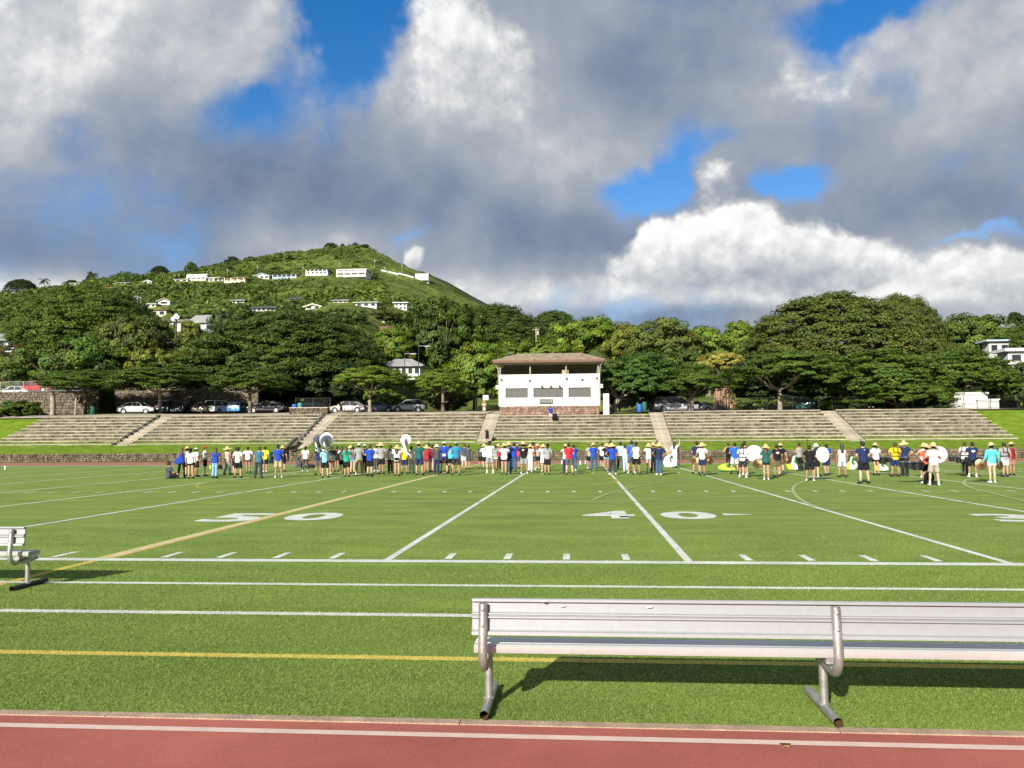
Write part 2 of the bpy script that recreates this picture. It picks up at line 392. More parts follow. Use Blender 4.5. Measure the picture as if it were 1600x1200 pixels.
g = gp(1155, 804); mb = MB(); mb.add([(-.38, -.22, 0), (.40, 0, 0), (-.38, .26, 0)], [(0, 1, 2)]); mb.build('direction_triangle', m_white, turf, fix=False, loc=(g.x, g.y, .004))

# turf fibres standing up in the foreground
def fibres():
    out = []; cols = []
    bands = ((5.487, 7.0, 8200), (7.0, 9.0, 4600), (9.0, 12.0, 2000), (12., 16., 650), (16., 20., 260))
    for ya, yb, den in bands:
        xa, xb = -yb*.78-1.2, yb*.62+1.2
        n = int((xb-xa)*(yb-ya)*den)
        x = RNG.uniform(xa, xb, n); y = RNG.uniform(ya, yb, n)
        keep = (x > -y*.78-1.2) & (x < y*.62+1.2); x, y = x[keep], y[keep]; n = len(x)
        a = RNG.uniform(0, PI, n); w = RNG.uniform(.0022, .004, n)*(1+.09*(y-5.5)); h = RNG.uniform(.007, .016, n)*(1+.05*(y-5.5))
        lx = RNG.normal(0, .009, n); ly = RNG.normal(.002, .009, n)
        cols_ = np.empty((n, 3)); t = RNG.uniform(0, 1, n)**1.3
        patch = np.array([mnoise.noise((xx*.8, yy*1.9, 3.)) for xx, yy in zip(x, y)])
        t = np.clip(t+patch*.22, 0, 1)
        cols_[:] = np.stack([.102+.145*t, .166+.168*t, .026+.044*t], 1)
        tan = RNG.uniform(0, 1, n) < .05; cols_[tan] = (.28, .26, .09)
        def setc(msk, c): cols_[msk] = np.array(c)*(.75+.5*RNG.uniform(0, 1, (msk.sum(), 1)))
        for yl, wl in ((Y0, .26), (10.42, .13), (8.66, .14)): setc(abs(y-yl) < wl/2+RNG.normal(0, .006, n), (.50, .52, .44))
        setc(abs(y-6.97) < .060+RNG.normal(0, .006, n), (.55, .46, .09))
        setc((abs(x-X50) < .065) & (y < Y0-.13) & (y > 7.05), (.52, .41, .055))
        for k in range(-4, 10):
            xl = X50+k*5*YD; setc((abs(x-xl) < (.15 if k == 0 else .06)) & (y > Y0+.13), (.52, .45, .22) if k == 0 else (.5, .52, .44))
        fr = (x-X50)/YD; kk = np.round(fr); setc((abs(fr-kk)*YD < .055) & (y > Y0+.24) & (y < Y0+.86) & (kk % 5 != 0), (.5, .52, .44))
        keep = RNG.uniform(0, 1, n) > np.clip((y-10.)/9.5, 0, 1); x, y, a, w, h, lx, ly, cols_ = (q[keep] for q in (x, y, a, w, h, lx, ly, cols_)); n = len(x)
        z0 = np.full(n, .0)
        v = np.empty((n, 3, 3)); ca, sa = np.cos(a)*w, np.sin(a)*w
        v[:, 0] = np.stack([x-ca, y-sa, z0], 1); v[:, 1] = np.stack([x+ca, y+sa, z0], 1); v[:, 2] = np.stack([x+lx, y+ly, h], 1)
        out.append(v.reshape(-1, 3)); cols.append(np.repeat(cols_, 3, 0))
    me = npmesh('turf_fibres', np.concatenate(out), 3); setcol(me, np.concatenate(cols))
    o = put('turf_fibres', me, turf, leafmat('fibre', (1., 1., 1.))); o['kind'] = 'stuff'
fibres()

# ------------------------------------------------------------------ bank, walls, bleachers
m_stone = mat('lava_stone', (.080, .066, .046), .9, .5, 2.2, .6, 9., col2=(.155, .125, .085), fine=.35, fscale=6.)
m_stone2 = mat('red_stone', (.20, .115, .085), .9, .35, 2.2, .6, 14., col2=(.29, .19, .14), fine=.35, fscale=8.)
m_mortar = mat('mortar', (.10, .085, .06), .95, .3, 2., .4, 12.)
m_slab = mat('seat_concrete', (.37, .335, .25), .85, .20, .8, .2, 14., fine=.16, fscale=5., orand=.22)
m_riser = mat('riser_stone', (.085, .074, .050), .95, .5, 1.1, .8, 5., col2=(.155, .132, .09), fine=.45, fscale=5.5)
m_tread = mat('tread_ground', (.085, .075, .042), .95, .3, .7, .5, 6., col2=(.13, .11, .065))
m_step = mat('step_concrete', (.28, .245, .19), .9, .22, 1.5, .3, 12., fine=.2, fscale=6., orand=.2)
m_asph = mat('asphalt', (.055, .052, .048), .95, .2, .6, .3, 30.)
m_pipe = mat('painted_pipe', (.055, .055, .05), .5, .2, 3., metal=.4)
m_galv = mat('galvanised', (.38, .38, .37), .45, .15, 4., metal=.7)

AIS = (-46.0, -27.1, -9.3, 8.1, 25.9); AW = 1.5
LOW = (-27.1, 8.1)
ROWN, YB, YP, ZB, ZP = 10, 79.5, .95, 1.67, .34
def slopez(y):
    return float(np.interp(y, (73.6, 79.3, 80.2, 89.0, 90.0, 125), (.74, 1.46, 1.62, 4.50, 4.62, 4.75)))
bank = MB()
for xa, xb in ((-190, LOW[0]-AW/2), (LOW[0]+AW/2, LOW[1]-AW/2), (LOW[1]+AW/2, 190)):
    ys = [73.6, 75, 77, 79.3, 82, 85, 89.0, 90.0]
    nx = max(2, int((xb-xa)/6)); vs = []; fs = []
    for y in ys:
        for i in range(nx+1):
            x = xa+(xb-xa)*i/nx; vs.append((x, y, slopez(y)+(.05*math.sin(x*.7+y)+.04*math.sin(x*1.9) if 74 < y < 79 else 0)))
    for j in range(len(ys)-1):
        for i in range(nx): a = j*(nx+1)+i; fs.append((a, a+1, a+nx+2, a+nx+1))
    bank.add(vs, fs)
bank = bank.build('grass_bank', m_bank, fix=False); bank['kind'] = 'structure'
def lotz(x):
    return float(np.interp(x, (-12, 8), (5.08, 4.74)))
mb = MB(); gx = list(range(-76, 97, 4))
mb.add([(x, y, lotz(x)+(y-91)*.008) for y in (91.2, 98, 107) for x in gx], [(j*len(gx)+i, j*len(gx)+i+1, (j+1)*len(gx)+i+1, (j+1)*len(gx)+i) for j in (0, 1) for i in range(len(gx)-1)])
o = mb.build('parking_lot', m_asph, fix=False); o['kind'] = 'structure'
mb = MB(); mb.add([(x, y, 4.63 if y < 90 else lotz(x)+.004+.05*math.sin(x*1.3)) for y in (89.0, 91.6) for x in gx], [(i, i+1, len(gx)+i+1, len(gx)+i) for i in range(len(gx)-1)])
o = mb.build('dirt_strip', m_step, fix=False); o['kind'] = 'structure'

def stone_mesh(x0, x1, z0, z1, sw, sh, depth=.10, mb=None, y=0., top=None):
    mb = mb or MB(); z = z0
    while z < z1-.04:
        h = min(sh*random.uniform(.75, 1.3), z1-z); x = x0-random.uniform(0, sw)
        while x < x1:
            w = sw*random.uniform(.6, 1.5); xa, xb = max(x, x0), min(x+w, x1)
            zt = min(z+h, top((xa+xb)/2) if top else 1e9)
            if xb-xa > .05 and zt-z > .04:
                g = .012; d = depth*random.uniform(.3, 1.); j = min(sw, sh)*.13
                q = lambda: random.uniform(-j, j)
                ax, bx, az, bz = xa+g, xb-g, z+g, zt-g; i = .18*min(bx-ax, bz-az)
                o = [(ax, bz), (ax, az), (bx, az), (bx, bz)]
                v = [(px, y, pz) for px, pz in o]+[(px+(i if px == ax else -i)+q(), y-d+q()*.5, pz+(i if pz == az else -i)+q()) for px, pz in o]
                mb.add(v, [(4, 5, 6, 7), (0, 1, 5, 4), (1, 2, 6, 5), (2, 3, 7, 6), (3, 0, 4, 7)])
            x += w
        z += h
    return mb
def stone_wall(label, x0, x1, y, z0, z1, th, sw=.42, sh=.27, cap=None, m=None, cat='wall'):
    t = empty('stone_wall', ((x0+x1)/2, y, z0), 0, label, cat); L = (x1-x0)/2; H = z1-z0
    b = MB(); b.box((0, th/2+.02, H/2), (2*L, th, H)); b.build('wall_core', m_mortar, t)
    s = stone_mesh(-L, L, 0, H, sw, sh, .12, y=.02); o = s.build('stones', m or m_stone, t, fix=False); o['kind'] = 'stuff'
    if cap:
        c = MB(); c.box((0, th/2, H+.04), (2*L, th+.14, .09)); c.build('coping', cap, t)
    return t
stone_wall('low lava stone wall below the left part of the grass bank', -96, LOW[0]-AW/2, 73.3, 0, .78, .35, .30, .19)
stone_wall('low lava stone wall behind the crowd, between the two lower stairs', LOW[0]+AW/2, LOW[1]-AW/2, 73.3, 0, .78, .35, .30, .19)
stone_wall('low lava stone wall behind the drummers on the right', LOW[1]+AW/2, 96, 73.3, 0, .78, .35, .30, .19)

edges = [-60.3]+[v for a in AIS for v in (a-AW/2, a+AW/2)]+[40.4]
sect = ('left end of the stand, beside the grass slope', 'between the first and second stairs from the left', 'left of the press box stairs', 'directly below the press box', 'right of the press box, behind the flag bearers', 'right end of the stand, beside the grass slope')
for k in range(6):
    xa, xb = edges[2*k]+.02, edges[2*k+1]-.02
    t = empty('bleacher_section', ((xa+xb)/2, YB, 1.3), 0, 'stone and concrete bleacher section, '+sect[k], 'bleachers', 'bleacher sections'); L = xb-xa
    for i in range(ROWN):
        y = i*YP; z = ZB+i*ZP-1.3
        zlow = slopez(YB+y+.1)-1.3-.4
        if 3 == k and i == 9: continue
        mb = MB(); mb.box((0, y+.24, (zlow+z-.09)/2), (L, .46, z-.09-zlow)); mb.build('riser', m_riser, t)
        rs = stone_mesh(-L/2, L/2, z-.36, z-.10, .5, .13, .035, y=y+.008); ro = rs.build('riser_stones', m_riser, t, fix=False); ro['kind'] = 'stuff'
        n = max(1, round(L/5.2)); w = L/n                         # concrete seats are cast in lengths
        for j in range(n):
            mb = MB(); mb.box((0, 0, 0), (w-.02, .34, .07)); 
            o = mb.build('seat_slab', m_slab, t, loc=(-L/2+w*(j+.5), y+.155+random.uniform(-.012, .012), z-.045+random.uniform(-.012, .008)))
            o.rotation_euler = (random.uniform(-.03, .03), random.uniform(-.0015, .0015), random.uniform(-.002, .002))
        if i < ROWN-1:
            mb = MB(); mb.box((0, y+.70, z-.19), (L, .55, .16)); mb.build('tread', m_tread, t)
for k, x in enumerate(AIS):
    low = x in LOW
    nm = ('leftmost concrete stair up the bleachers', 'concrete stair down to the track at the left, behind the sousaphones', 'concrete stair beside the press box', 'concrete stair down to the track, right of the press box', 'rightmost concrete stair up the bleachers')[k]
    t = empty('stairs', (x, 75.3, 0), 0, nm, 'stairs', 'bleacher stairs')
    sm = MB(); sm.box((0, .27, -.25), (AW-.06, .54, .5)); sme = sm.mesh('step')
    i = 0
    while True:
        z = .17*(i+1)+.0; y = 75.3+i*.4925
        if z > 4.72: break
        if low or y > 79.2:
            put('step', sme, t, m_step, (random.uniform(-.01, .01), y-75.3, z))
        i += 1
    if low:
        for s in (-1, 1):
            mb = MB(); mb.extr([(-2.0, 0), (4.6, 0), (4.6, 1.75), (3.2, 1.25), (-1.9, .95), (-2.0, .9)], 'x', s*AW/2-.11, s*AW/2+.11); mb.build('cheek_wall', m_stone, t)
        if k == 1:
            for i in range(8): 
                mb = MB(); mb.box((-AW/2-.02, .1+i*.5, .85+i*.17), (.26, .46, .34)); mb.build('stepped_kerb', m_pipe, t)
    else:
        pass
    # black drain stubs at the ends of the seats beside the stair
    if k < 2:
        for i in range(ROWN):
            mb = MB(); mb.box((-AW/2-.14, YB+i*YP-75.3+.1, ZB+i*ZP-.02), (.34, .46, .24), jit=.03); mb.build('seat_end', m_pipe, t)

# ------------------------------------------------------------------ press box
m_wall = mat('press_white', (.60, .585, .535), .8, .10, 1.4, .05, 20., stretch=(1., 1., .18))
m_shingle = mat('shingle_roof', (.21, .175, .12), .9, .25, 1.5, .4, 8., fine=.25, fscale=7.)
m_fascia = mat('fascia_red', (.20, .085, .065), .7, .15, 2.)
m_inside = mat('upper_brown', (.10, .085, .06), .9, .3, 1.5)
m_screen = mat('window_screen', (.085, .085, .08), .5, .12, 6., spec=.4)
m_frame = mat('frame_grey', (.40, .40, .37), .6, .1)
m_dark = mat('black_metal', (.02, .02, .02), .5, .1)
m_glass = mat('dark_glass', (.03, .035, .04), .12, .1, spec=.6)
PX0, PX1, PY, PD = -8.55, 2.15, 87.6, 5.6
t = empty('press_box', ((PX0+PX1)/2, PY, 4.4), 0, 'two storey white press box with brown hip roof above the bleachers', 'press box'); W = PX1-PX0; hw = W/2
mb = MB(); mb.box((0, PD/2+.1, .45), (W-.06, PD, 1.1)); b0 = mb.build('base_core', m_mortar, t)
s = stone_mesh(-hw+.03, hw-.03, -.1, .95, .34, .22, .09, y=.10); bs = s.build('base_stones', m_stone2, t, fix=False); bs['kind'] = 'stuff'
wins = ((-7.87, -5.45, 4), (-4.88, -1.66, 4), (-1.13, 1.27, 2)); wz0, wz1 = 1.88, 2.93
zw0, zw1 = .96, 4.38
fw_ = MB(); xs = [-hw]+[v-(PX0+PX1)/2 for w in wins for v in w[:2]]+[hw]
for i in range(0, len(xs), 2): fw_.box(((xs[i]+xs[i+1])/2, .12, (wz0+wz1)/2), (xs[i+1]-xs[i], .24, wz1-wz0))
fw_.box((0, .12, (zw0+wz0)/2-.0), (W, .24, wz0-zw0)); fw_.box((0, .12, (wz1+3.72)/2), (W, .24, 3.72-wz1)); fw_.build('front_wall', m_wall, t)
mb = MB(); mb.box((0, .10, (3.72+zw1)/2), (W+.06, .24, zw1-3.72)); mb.build('parapet', m_wall, t)
mb = MB()
for s in (-1, 1): mb.box((s*(hw-.12), PD/2+.12, (zw0+zw1)/2), (.236, PD-.24, zw1-zw0))
mb.box((0, PD-.12, (zw0+5.5)/2), (W-.48, .2, 5.5-zw0)); mb.box((0, PD/2, 3.6), (W-.5, PD-.5, .15)); mb.build('side_walls', m_wall, t)
for (a, b, n) in wins:
    xc = (a+b)/2-(PX0+PX1)/2; wd = b-a
    o = empty('window', (xc, .1, (wz0+wz1)/2)); o.parent = t
    fr = MB()
    for s in (-1, 1): fr.box((0, -.02, s*((wz1-wz0)/2-.03)), (wd, .1, .06)); fr.box((s*(wd/2-.03), -.02, 0), (.06, .1, wz1-wz0-.125))
    for i in range(1, n): fr.box((-wd/2+wd*i/n, -.02, 0), (.05, .08, wz1-wz0-.125))
    fr.build('frame', mat('window_frame', (.15, .15, .14), .6, .1), o)
    for i in range(n):
        pn = MB(); pn.box((-wd/2+wd*(i+.5)/n, .03, 0), (wd/n-.055, .02, wz1-wz0-.13)); pn.build('pane', m_screen, o)
ac = MB(); ac.box((-.35-.0, -.12, 1.53), (1.4, .36, .44)); aco = ac.build('air_conditioner', m_frame, t)
for i in range(6): g_ = MB(); g_.box((-.35, -.31, 1.36+i*.065), (1.25, .02, .03)); g_.build('grille_slat', m_dark, aco)
for xx in (-hw+.1, 829-858.5, 885.5-858.5, hw-.1):
    xx = xx*.0682 if abs(xx) > 8 else xx
    mb = MB(); mb.box((xx, .16, (zw1+5.64)/2), (.14, .14, 5.64-zw1)); mb.build('post', mat('post_tan', (.30, .27, .20), .8), t)
mb = MB(); mb.box((0, 2.6, 5.0), (W-.5, .1, 1.25)); mb.build('inner_wall', m_inside, t)
mb = MB(); mb.box((1.75, .5, 4.62), (.7, .3, .42)); mb.build('box_on_ledge', mat('tan_box', (.35, .30, .2), .8), t)
ex, ey = hw+.60, .85; zr0, zr1 = 5.68, 6.74
rv = [(-ex, -ey, zr0), (ex, -ey, zr0), (ex, PD+ey, zr0), (-ex, PD+ey, zr0), (-3.5, PD/2, zr1), (3.4, PD/2, zr1)]
mb = MB(); mb.add([(x, y, z+.17) for x, y, z in rv], [(0, 1, 5, 4), (1, 2, 5), (2, 3, 4, 5), (3, 0, 4)])
n = 13                                           # shingle courses on the front slope
for i in range(n):
    a, b = i/n, (i+1)/n; za, zb = zr0+.17+(zr1-zr0)*a, zr0+.17+(zr1-zr0)*b
    ya, yb = -ey+(PD/2+ey)*a, -ey+(PD/2+ey)*b; xl, xr = -ex+(ex-3.5)*a, ex-(ex-3.4)*a; xl2, xr2 = -ex+(ex-3.5)*b, ex-(ex-3.4)*b
    mb.add([(xl, ya-.02, za+.05), (xr, ya-.02, za+.05), (xr2, yb, zb+.012), (xl2, yb, zb+.012), (xl, ya-.02, za), (xr, ya-.02, za)], [(0, 1, 2, 3), (4, 5, 1, 0)])
rf = mb.build('roof', m_shingle, t, fix=False)
mb = MB(); mb.box((0, -ey, zr0+.09), (2*ex, .06, .17)); mb.box((0, PD+ey, zr0+.09), (2*ex, .06, .17))
for s in (-1, 1): mb.box((s*ex, PD/2, zr0+.09), (.06, PD+2*ey-.1, .17))
mb.build('fascia', m_fascia, t)
mb = MB(); mb.box((0, PD/2, zr0-.03), (2*ex-.08, PD+2*ey-.08, .05)); mb.build('soffit', mat('soffit', (.35, .31, .24), .8), t)
for s_ in (-1, 1):
    mb = MB(); mb.tube([(s_*(hw+.5), -.6, zr0-.02), (s_*(hw+.12), -.08, zr0-.5), (s_*(hw+.06), -.06, 4.4), (s_*(hw+.06), -.06, 1.0)], .045, 6); mb.build('downpipe', m_frame, t)
mb = MB(); mb.tube([(-4.9, -.02, 3.66), (5.1, -.02, 3.66)], .018, 5); mb.build('conduit', m_frame, t)
def spot(x, z, s=1.): 
    mb = MB(); mb.lathe([(.03, -.12), (.06, -.1), (.11, .06), (.10, .07), (.02, .02)], 10, (x, -.16, z), Matrix.Rotation(R(110), 3, 'X')); mb.box((x, -.03, z+.05), (.06, .12, .06)); mb.build('floodlight', m_dark, t, smooth=True)
for x, z in ((-5.15+.05, 3.85), (-2.05, 3.72), (1.9, 3.9), (3.55, 3.75), (5.1, 3.9)): spot(x, z)
for x in (-.75, .2, 1.15): spot(x, 3.06)
for s in (-1, 1):
    mb = MB(); mb.box((s*(hw+.18), .2, 3.05), (.30, .36, .44), rz=s*.4); mb.build('horn_speaker', m_wall, t)
mb = MB(); mb.box((hw+.72, .35, 1.1), (.62, .12, 2.3)); mb.build('side_door_panel', m_wall, t)

# ------------------------------------------------------------------ benches
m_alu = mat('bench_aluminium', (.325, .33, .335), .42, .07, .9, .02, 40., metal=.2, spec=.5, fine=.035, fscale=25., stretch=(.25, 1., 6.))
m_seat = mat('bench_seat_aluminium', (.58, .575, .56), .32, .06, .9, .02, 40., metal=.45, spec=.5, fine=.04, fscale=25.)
m_tube = mat('bench_tube', (.42, .41, .38), .5, .22, 7., .06, 50., metal=.75, spec=.5, fine=.12, fscale=40.)
m_rust = mat('tube_inside_rust', (.13, .055, .02), .9, .4, 20.)
m_chalk = mat('chalk_mark', (.78, .76, .72), .9, .1)
m_rub = mat('dark_rubber', (.03, .03, .028), .6, .2)
def bench(label, xs, x0, x1, yp, z0=.012, darkfoot=False, marks=False):
    t = empty('team_bench', (xs[0], yp, 0), 0, label, 'bench', 'aluminium team benches')
    ox = xs[0]
    yb = -.335                                    # camera-side plane of the backrest
    # backrest extrusion (profile in y, z; flanges and double centre rib face the camera)
    zb, zt = .562, .795
    prof = [(.0, zb), (.0, zb+.022), (.022, zb+.026), (.030, zb+.034), (.030, zb+.098), (.016, zb+.104), (.004, zb+.108), (.004, zb+.118), (.018, zb+.122), (.018, zb+.126),
            (.004, zb+.130), (.004, zb+.139), (.026, zb+.143), (.030, zb+.150), (.030, zb+.205), (.022, zb+.211), (.0, zb+.213), (.0, zt-.006), (.006, zt), (.046, zt), (.052, zt-.006), (.052, zb+.006), (.046, zb)]
    tilt = Matrix.Rotation(R(-7), 2)
    def pr(p, o, a):
        d = Vector((p[0]-.02, p[1]-o)); d = Matrix.Rotation(R(a), 2) @ d; return (yb+.02+d.x, o+d.y)
    mb = MB(); mb.extr([pr(p, zb, -6) for p in prof], 'x', x0-ox, x1-ox); mb.build('backrest', m_alu, t, smooth=25)
    sy0, sy1, zs = -.212, .015, .474
    sp = [(sy0, zs-.056), (sy0-.004, zs-.046), (sy0-.004, zs-.012), (sy0+.010, zs)]
    for q in range(5):
        a = sy0+.02+q*(sy1-sy0-.04)/5; w = (sy1-sy0-.04)/5; sp += [(a, zs), (a+w*.80, zs), (a+w*.84, zs-.003), (a+w*.96, zs-.003)]
    sp += [(sy1-.010, zs), (sy1+.004, zs-.012), (sy1+.004, zs-.046), (sy1, zs-.056), (sy1-.02, zs-.056), (sy1-.02, zs-.02), (sy0+.02, zs-.02), (sy0+.02, zs-.056)]
    mb = MB(); mb.extr(sp, 'x', x0-ox, x1-ox); mb.build('seat', m_seat, t, smooth=25)
    for X in xs:
        X -= ox; r = .0295
        o = empty('support', (X, 0, 0)); o.parent = t
        mb = MB(); mb.tube([(0, -.30, r+z0), (0, .38, r+z0)], r, 18, cap=False); mb.build('foot_tube', m_rub if darkfoot else m_tube, o, smooth=True)
        mb = MB(); mb.tube([(0, -.30, r+z0), (0, .38, r+z0)], r*.9, 18, cap=False); mb.build('foot_bore', m_rust, o, smooth=True)
        mb = MB(); mb.tube([(0, -.297, r+z0), (0, -.26, r+z0)], r*.88, 14, cap=True); 
        mb = MB(); mb.tube([(0, .0, r+z0), (0, .0, .352)], r*.98, 18); mb.build('post', m_tube, o, smooth=True)
        arc = [(0, .16, .352+.003), (0, .0, .345), (0, -.13, .338)]
        cz, cyy, rad = .338+.135, -.262, .135
        for a in np.linspace(-90, -176, 9)[1:]: arc.append((0, -.13-.11+.11*0+.11*math.cos(R(a))*1.+.0, cz+rad*math.sin(R(a))))
        tx, ty = math.sin(R(6)), math.cos(R(6)); last = Vector(arc[-1])
        arc += [tuple(last+Vector((0, -.0+ .012, .12))), tuple(last+Vector((0, .030, .30)))]
        mb = MB(); mb.tube(arc, r, 18, cap=False); j = mb.build('back_arm', m_tube, o, smooth=True)
        mb = MB(); mb.tube(arc[-2:], r*.88, 16, cap=False); mb.build('arm_bore', m_dark, j, smooth=True)
        pa, pb = Vector(arc[-2]), Vector(arc[-1])
        for f in (.25, .82):
            p = pa+(pb-pa)*f
            mb = MB(); mb.lathe([(.011, 0), (.011, .004), (.007, .0075), (.001, .008)], 10, p+Vector((0, -r*.99, 0)), Matrix.Rotation(R(90), 3, 'X')); mb.build('bolt', m_galv, j, smooth=True)
        mb = MB(); mb.box((0, -.09, .396), (.07, .22, .042)); mb.build('seat_bracket', m_tube, o)
        mb = MB(); mb.lathe([(r*.96, .004), (r*1.25, .0), (r*1.3, -.006)], 16, (0, 0, .068+z0-.012)); mb.build('weld_bead', m_tube, o, smooth=True)
    for X in (x0, x1):
        mb = MB(); mb.box((X-ox, (sy0+sy1)/2, zs-.029), (.006, sy1-sy0-.03, .052)); mb.build('end_cap', m_dark if X == x0 else m_alu, t)
    if marks:
        for px, py, sc_ in ((849, 938.5, 1.), (878, 947.5, 1.1), (1015, 949, 1.3)):
            p = at(px, py, yp+yb-.012); mb = MB(); pts = []
            for a in np.linspace(200, 380+random.uniform(-20, 40), 9): pts.append((.016*sc_*math.cos(R(a)), 0, .007*math.sin(R(a))))
            mb.tube(pts, [.0015, .003, .004, .0035, .003, .004, .003, .002, .001], 5); mb.build('chalk_mark', m_chalk, t, loc=(p.x-ox, yb+(.026 if py > 940 else -.004), p.z))
    return t
bench('aluminium team bench in the foreground seen from behind', (-.645, 1.605, 3.855), -.72, 4.06, 5.76, marks=True)
bench('aluminium team bench at the left edge with dark rubber foot', (-7.05, -9.36, -11.67), -11.75, -6.90, 10.08, z0=.0, darkfoot=True)
# ------------------------------------------------------------------ hillside terrain
def tan_of(px, py):
    d = ray(px, py); return d.x/d.y, d.z/d.y
_sk = [(-420, 470), (-200, 462), (0, 462), (60, 452), (150, 441), (240, 432), (300, 427), (340, 417), (420, 404), (470, 396), (510, 388), (555, 386), (585, 393), (610, 405), (640, 418), (680, 439), (720, 460), (770, 486), (820, 505), (900, 520), (1000, 530), (1200, 535), (1400, 535), (1500, 532), (1560, 524), (1620, 512), (1760, 505), (2050, 520)]
SKT = np.array([tan_of(*p)[0] for p in _sk]); SKS = np.array([tan_of(*p)[1] for p in _sk])
YRT = np.array([tan_of(x, 450)[0] for x in (-400, 60, 300, 420, 560, 700, 800, 1000, 1700)]); YRV = np.array([390, 400, 440, 500, 540, 500, 420, 330, 300.])
GS = np.array([-.2, 0, .25, .45, .775, .9, 1, 1.12, 1.6, 3]); GV = np.array([0, .0, .24, .40, .72, .90, 1, .93, .45, .1])
def base_z(X, Y):
    lo = np.clip((-44.-X)/10., 0, 1); lo = lo*lo*(3-2*lo)
    hi = np.clip((Y-97.5)/3., 0, 1)
    return 4.55+lo*hi*3.7+np.clip((Y-106)/60, 0, 1)*1.5
def fbm(x, y, s, o=4):
    return np.array([mnoise.fractal((a/s, b/s, 4.2), .9, 2.1, o) for a, b in zip(np.ravel(x), np.ravel(y))]).reshape(np.shape(x))
def H(X, Y, nz=True):
    X = np.asarray(X, float); Y = np.asarray(Y, float); t = X/np.maximum(Y, 1)
    yr = np.interp(t, YRT, YRV); zr = CAMH+np.interp(t, SKT, SKS)*yr
    s = (Y-112)/(yr-112); g = np.interp(s, GS, GV); z0 = base_z(X, Y)
    z = z0+(zr-z0)*g
    if nz: z = z+fbm(X, Y, 42.)*np.clip((Y-150)/160, 0, 1)*2.6*np.clip(1.15-abs(s-1)*0-.0, .4, 1)
    return z
def hit(px, py, y0=112., y1=700.):               # walk along a view direction until it meets the hillside
    d = ray(px, py); yp = y0
    for y in np.arange(y0, y1, 3.):
        p = CAM+d*(y/d.y)
        if p.z < float(H(p.x, p.y)): return p
        yp = y
    return CAM+d*(float(np.interp(d.x/d.y, YRT, YRV))/d.y)
NX, NY = 180, 130
xs = np.linspace(-.95, .85, NX)
ys = np.concatenate([np.linspace(106, 200, 24), np.linspace(206, 600, 86), np.linspace(620, 900, 20)])
TX, TY = np.meshgrid(xs, ys); XX = TX*np.maximum(TY, 160); ZZ = H(XX, TY)
hm = bpy.data.meshes.new('hill'); NYv = len(ys)
hm.from_pydata(np.stack([XX, TY, ZZ], -1).reshape(-1, 3).tolist(), [], [(j*NX+i, j*NX+i+1, (j+1)*NX+i+1, (j+1)*NX+i) for j in range(NYv-1) for i in range(NX-1)])
m_hill = mat('hill_grass', (.060, .086, .017), .95, .35, .04, .8, .45, col2=(.112, .145, .028), fine=.5, fscale=.5, spec=.1, detail=8)
hill = put('hill', hm, None, m_hill); hill['kind'] = 'structure'
hm.polygons.foreach_set('use_smooth', [True]*len(hm.polygons))
# farther dark ridge behind the right shoulder of the hill
mb = MB(); top = []
pts = [(560, 420), (660, 424), (700, 441), (735, 461), (765, 477), (800, 492), (850, 512), (930, 540)]
fr = [at(x, y, 760) for x, y in pts]; rr = [[(p.x, p.y-260*k, max(2, p.z*(1-k)**1.2)) for p in fr] for k in (0, .25, .5, .75)]
mb.rings([[(p.x, p.y+120, p.z*.6) for p in fr]]+rr, cap=False, close=False); fo = mb.build('far_ridge', mat('far_ridge', (.018, .030, .014), .95, .3, .05, .8, .4), smooth=True, fix=False); fo['kind'] = 'structure'

# ------------------------------------------------------------------ foliage
def leaves(c, nrm, size, cols, rng, flat=.0):
    n = len(c)
    nrm = nrm+rng.normal(0, .42, (n, 3)); nrm /= np.linalg.norm(nrm, axis=1)[:, None]+1e-9
    a = rng.normal(0, 1, (n, 3)); u = np.cross(nrm, a); u /= np.linalg.norm(u, axis=1)[:, None]+1e-9
    w = np.cross(nrm, u); s = size[:, None]; k = rng.uniform(.45, .75, (n, 1))
    bend = nrm*s*.18
    v = np.stack([c-u*s-bend, c-w*s*k, c+u*s-bend, c+w*s*k], 1)
    return v.reshape(-1, 3), np.repeat(cols, 4, 0)
def pads_to_mesh(name, pc, pr, pn, per, size, rng, colvar=.30, flat=.45, hue=.12):
    P = len(pc); idx = np.repeat(np.arange(P), per); n = len(idx)
    d = rng.normal(0, 1, (n, 3)); d /= np.linalg.norm(d, axis=1)[:, None]
    d[:, 2] = np.where(d[:, 2] < 0, d[:, 2]*.45, d[:, 2])
    rr = rng.uniform(.55, 1.0, n)**.6
    off = d*rr[:, None]*pr[idx][:, None]; off[:, 2] *= flat
    c = pc[idx]+off
    nr = d*.55+pn[idx]*.8+np.array([0, 0, .35])
    sz = size*rng.uniform(.6, 1.35, n)
    pb = 1+rng.normal(0, colvar, P); pb = np.clip(pb, .45, 1.8); ph = rng.normal(0, hue, P)
    lb = np.clip(pb[idx]*(1+rng.normal(0, .16, n)), .3, 2.2)
    cols = np.stack([lb*(1+ph[idx]), lb*(1+ph[idx]*.2), lb*(1-ph[idx]*.6)], 1)
    v, cc = leaves(c, nr, sz, cols, rng)
    me = npmesh(name, v, 4); setcol(me, cc); return me
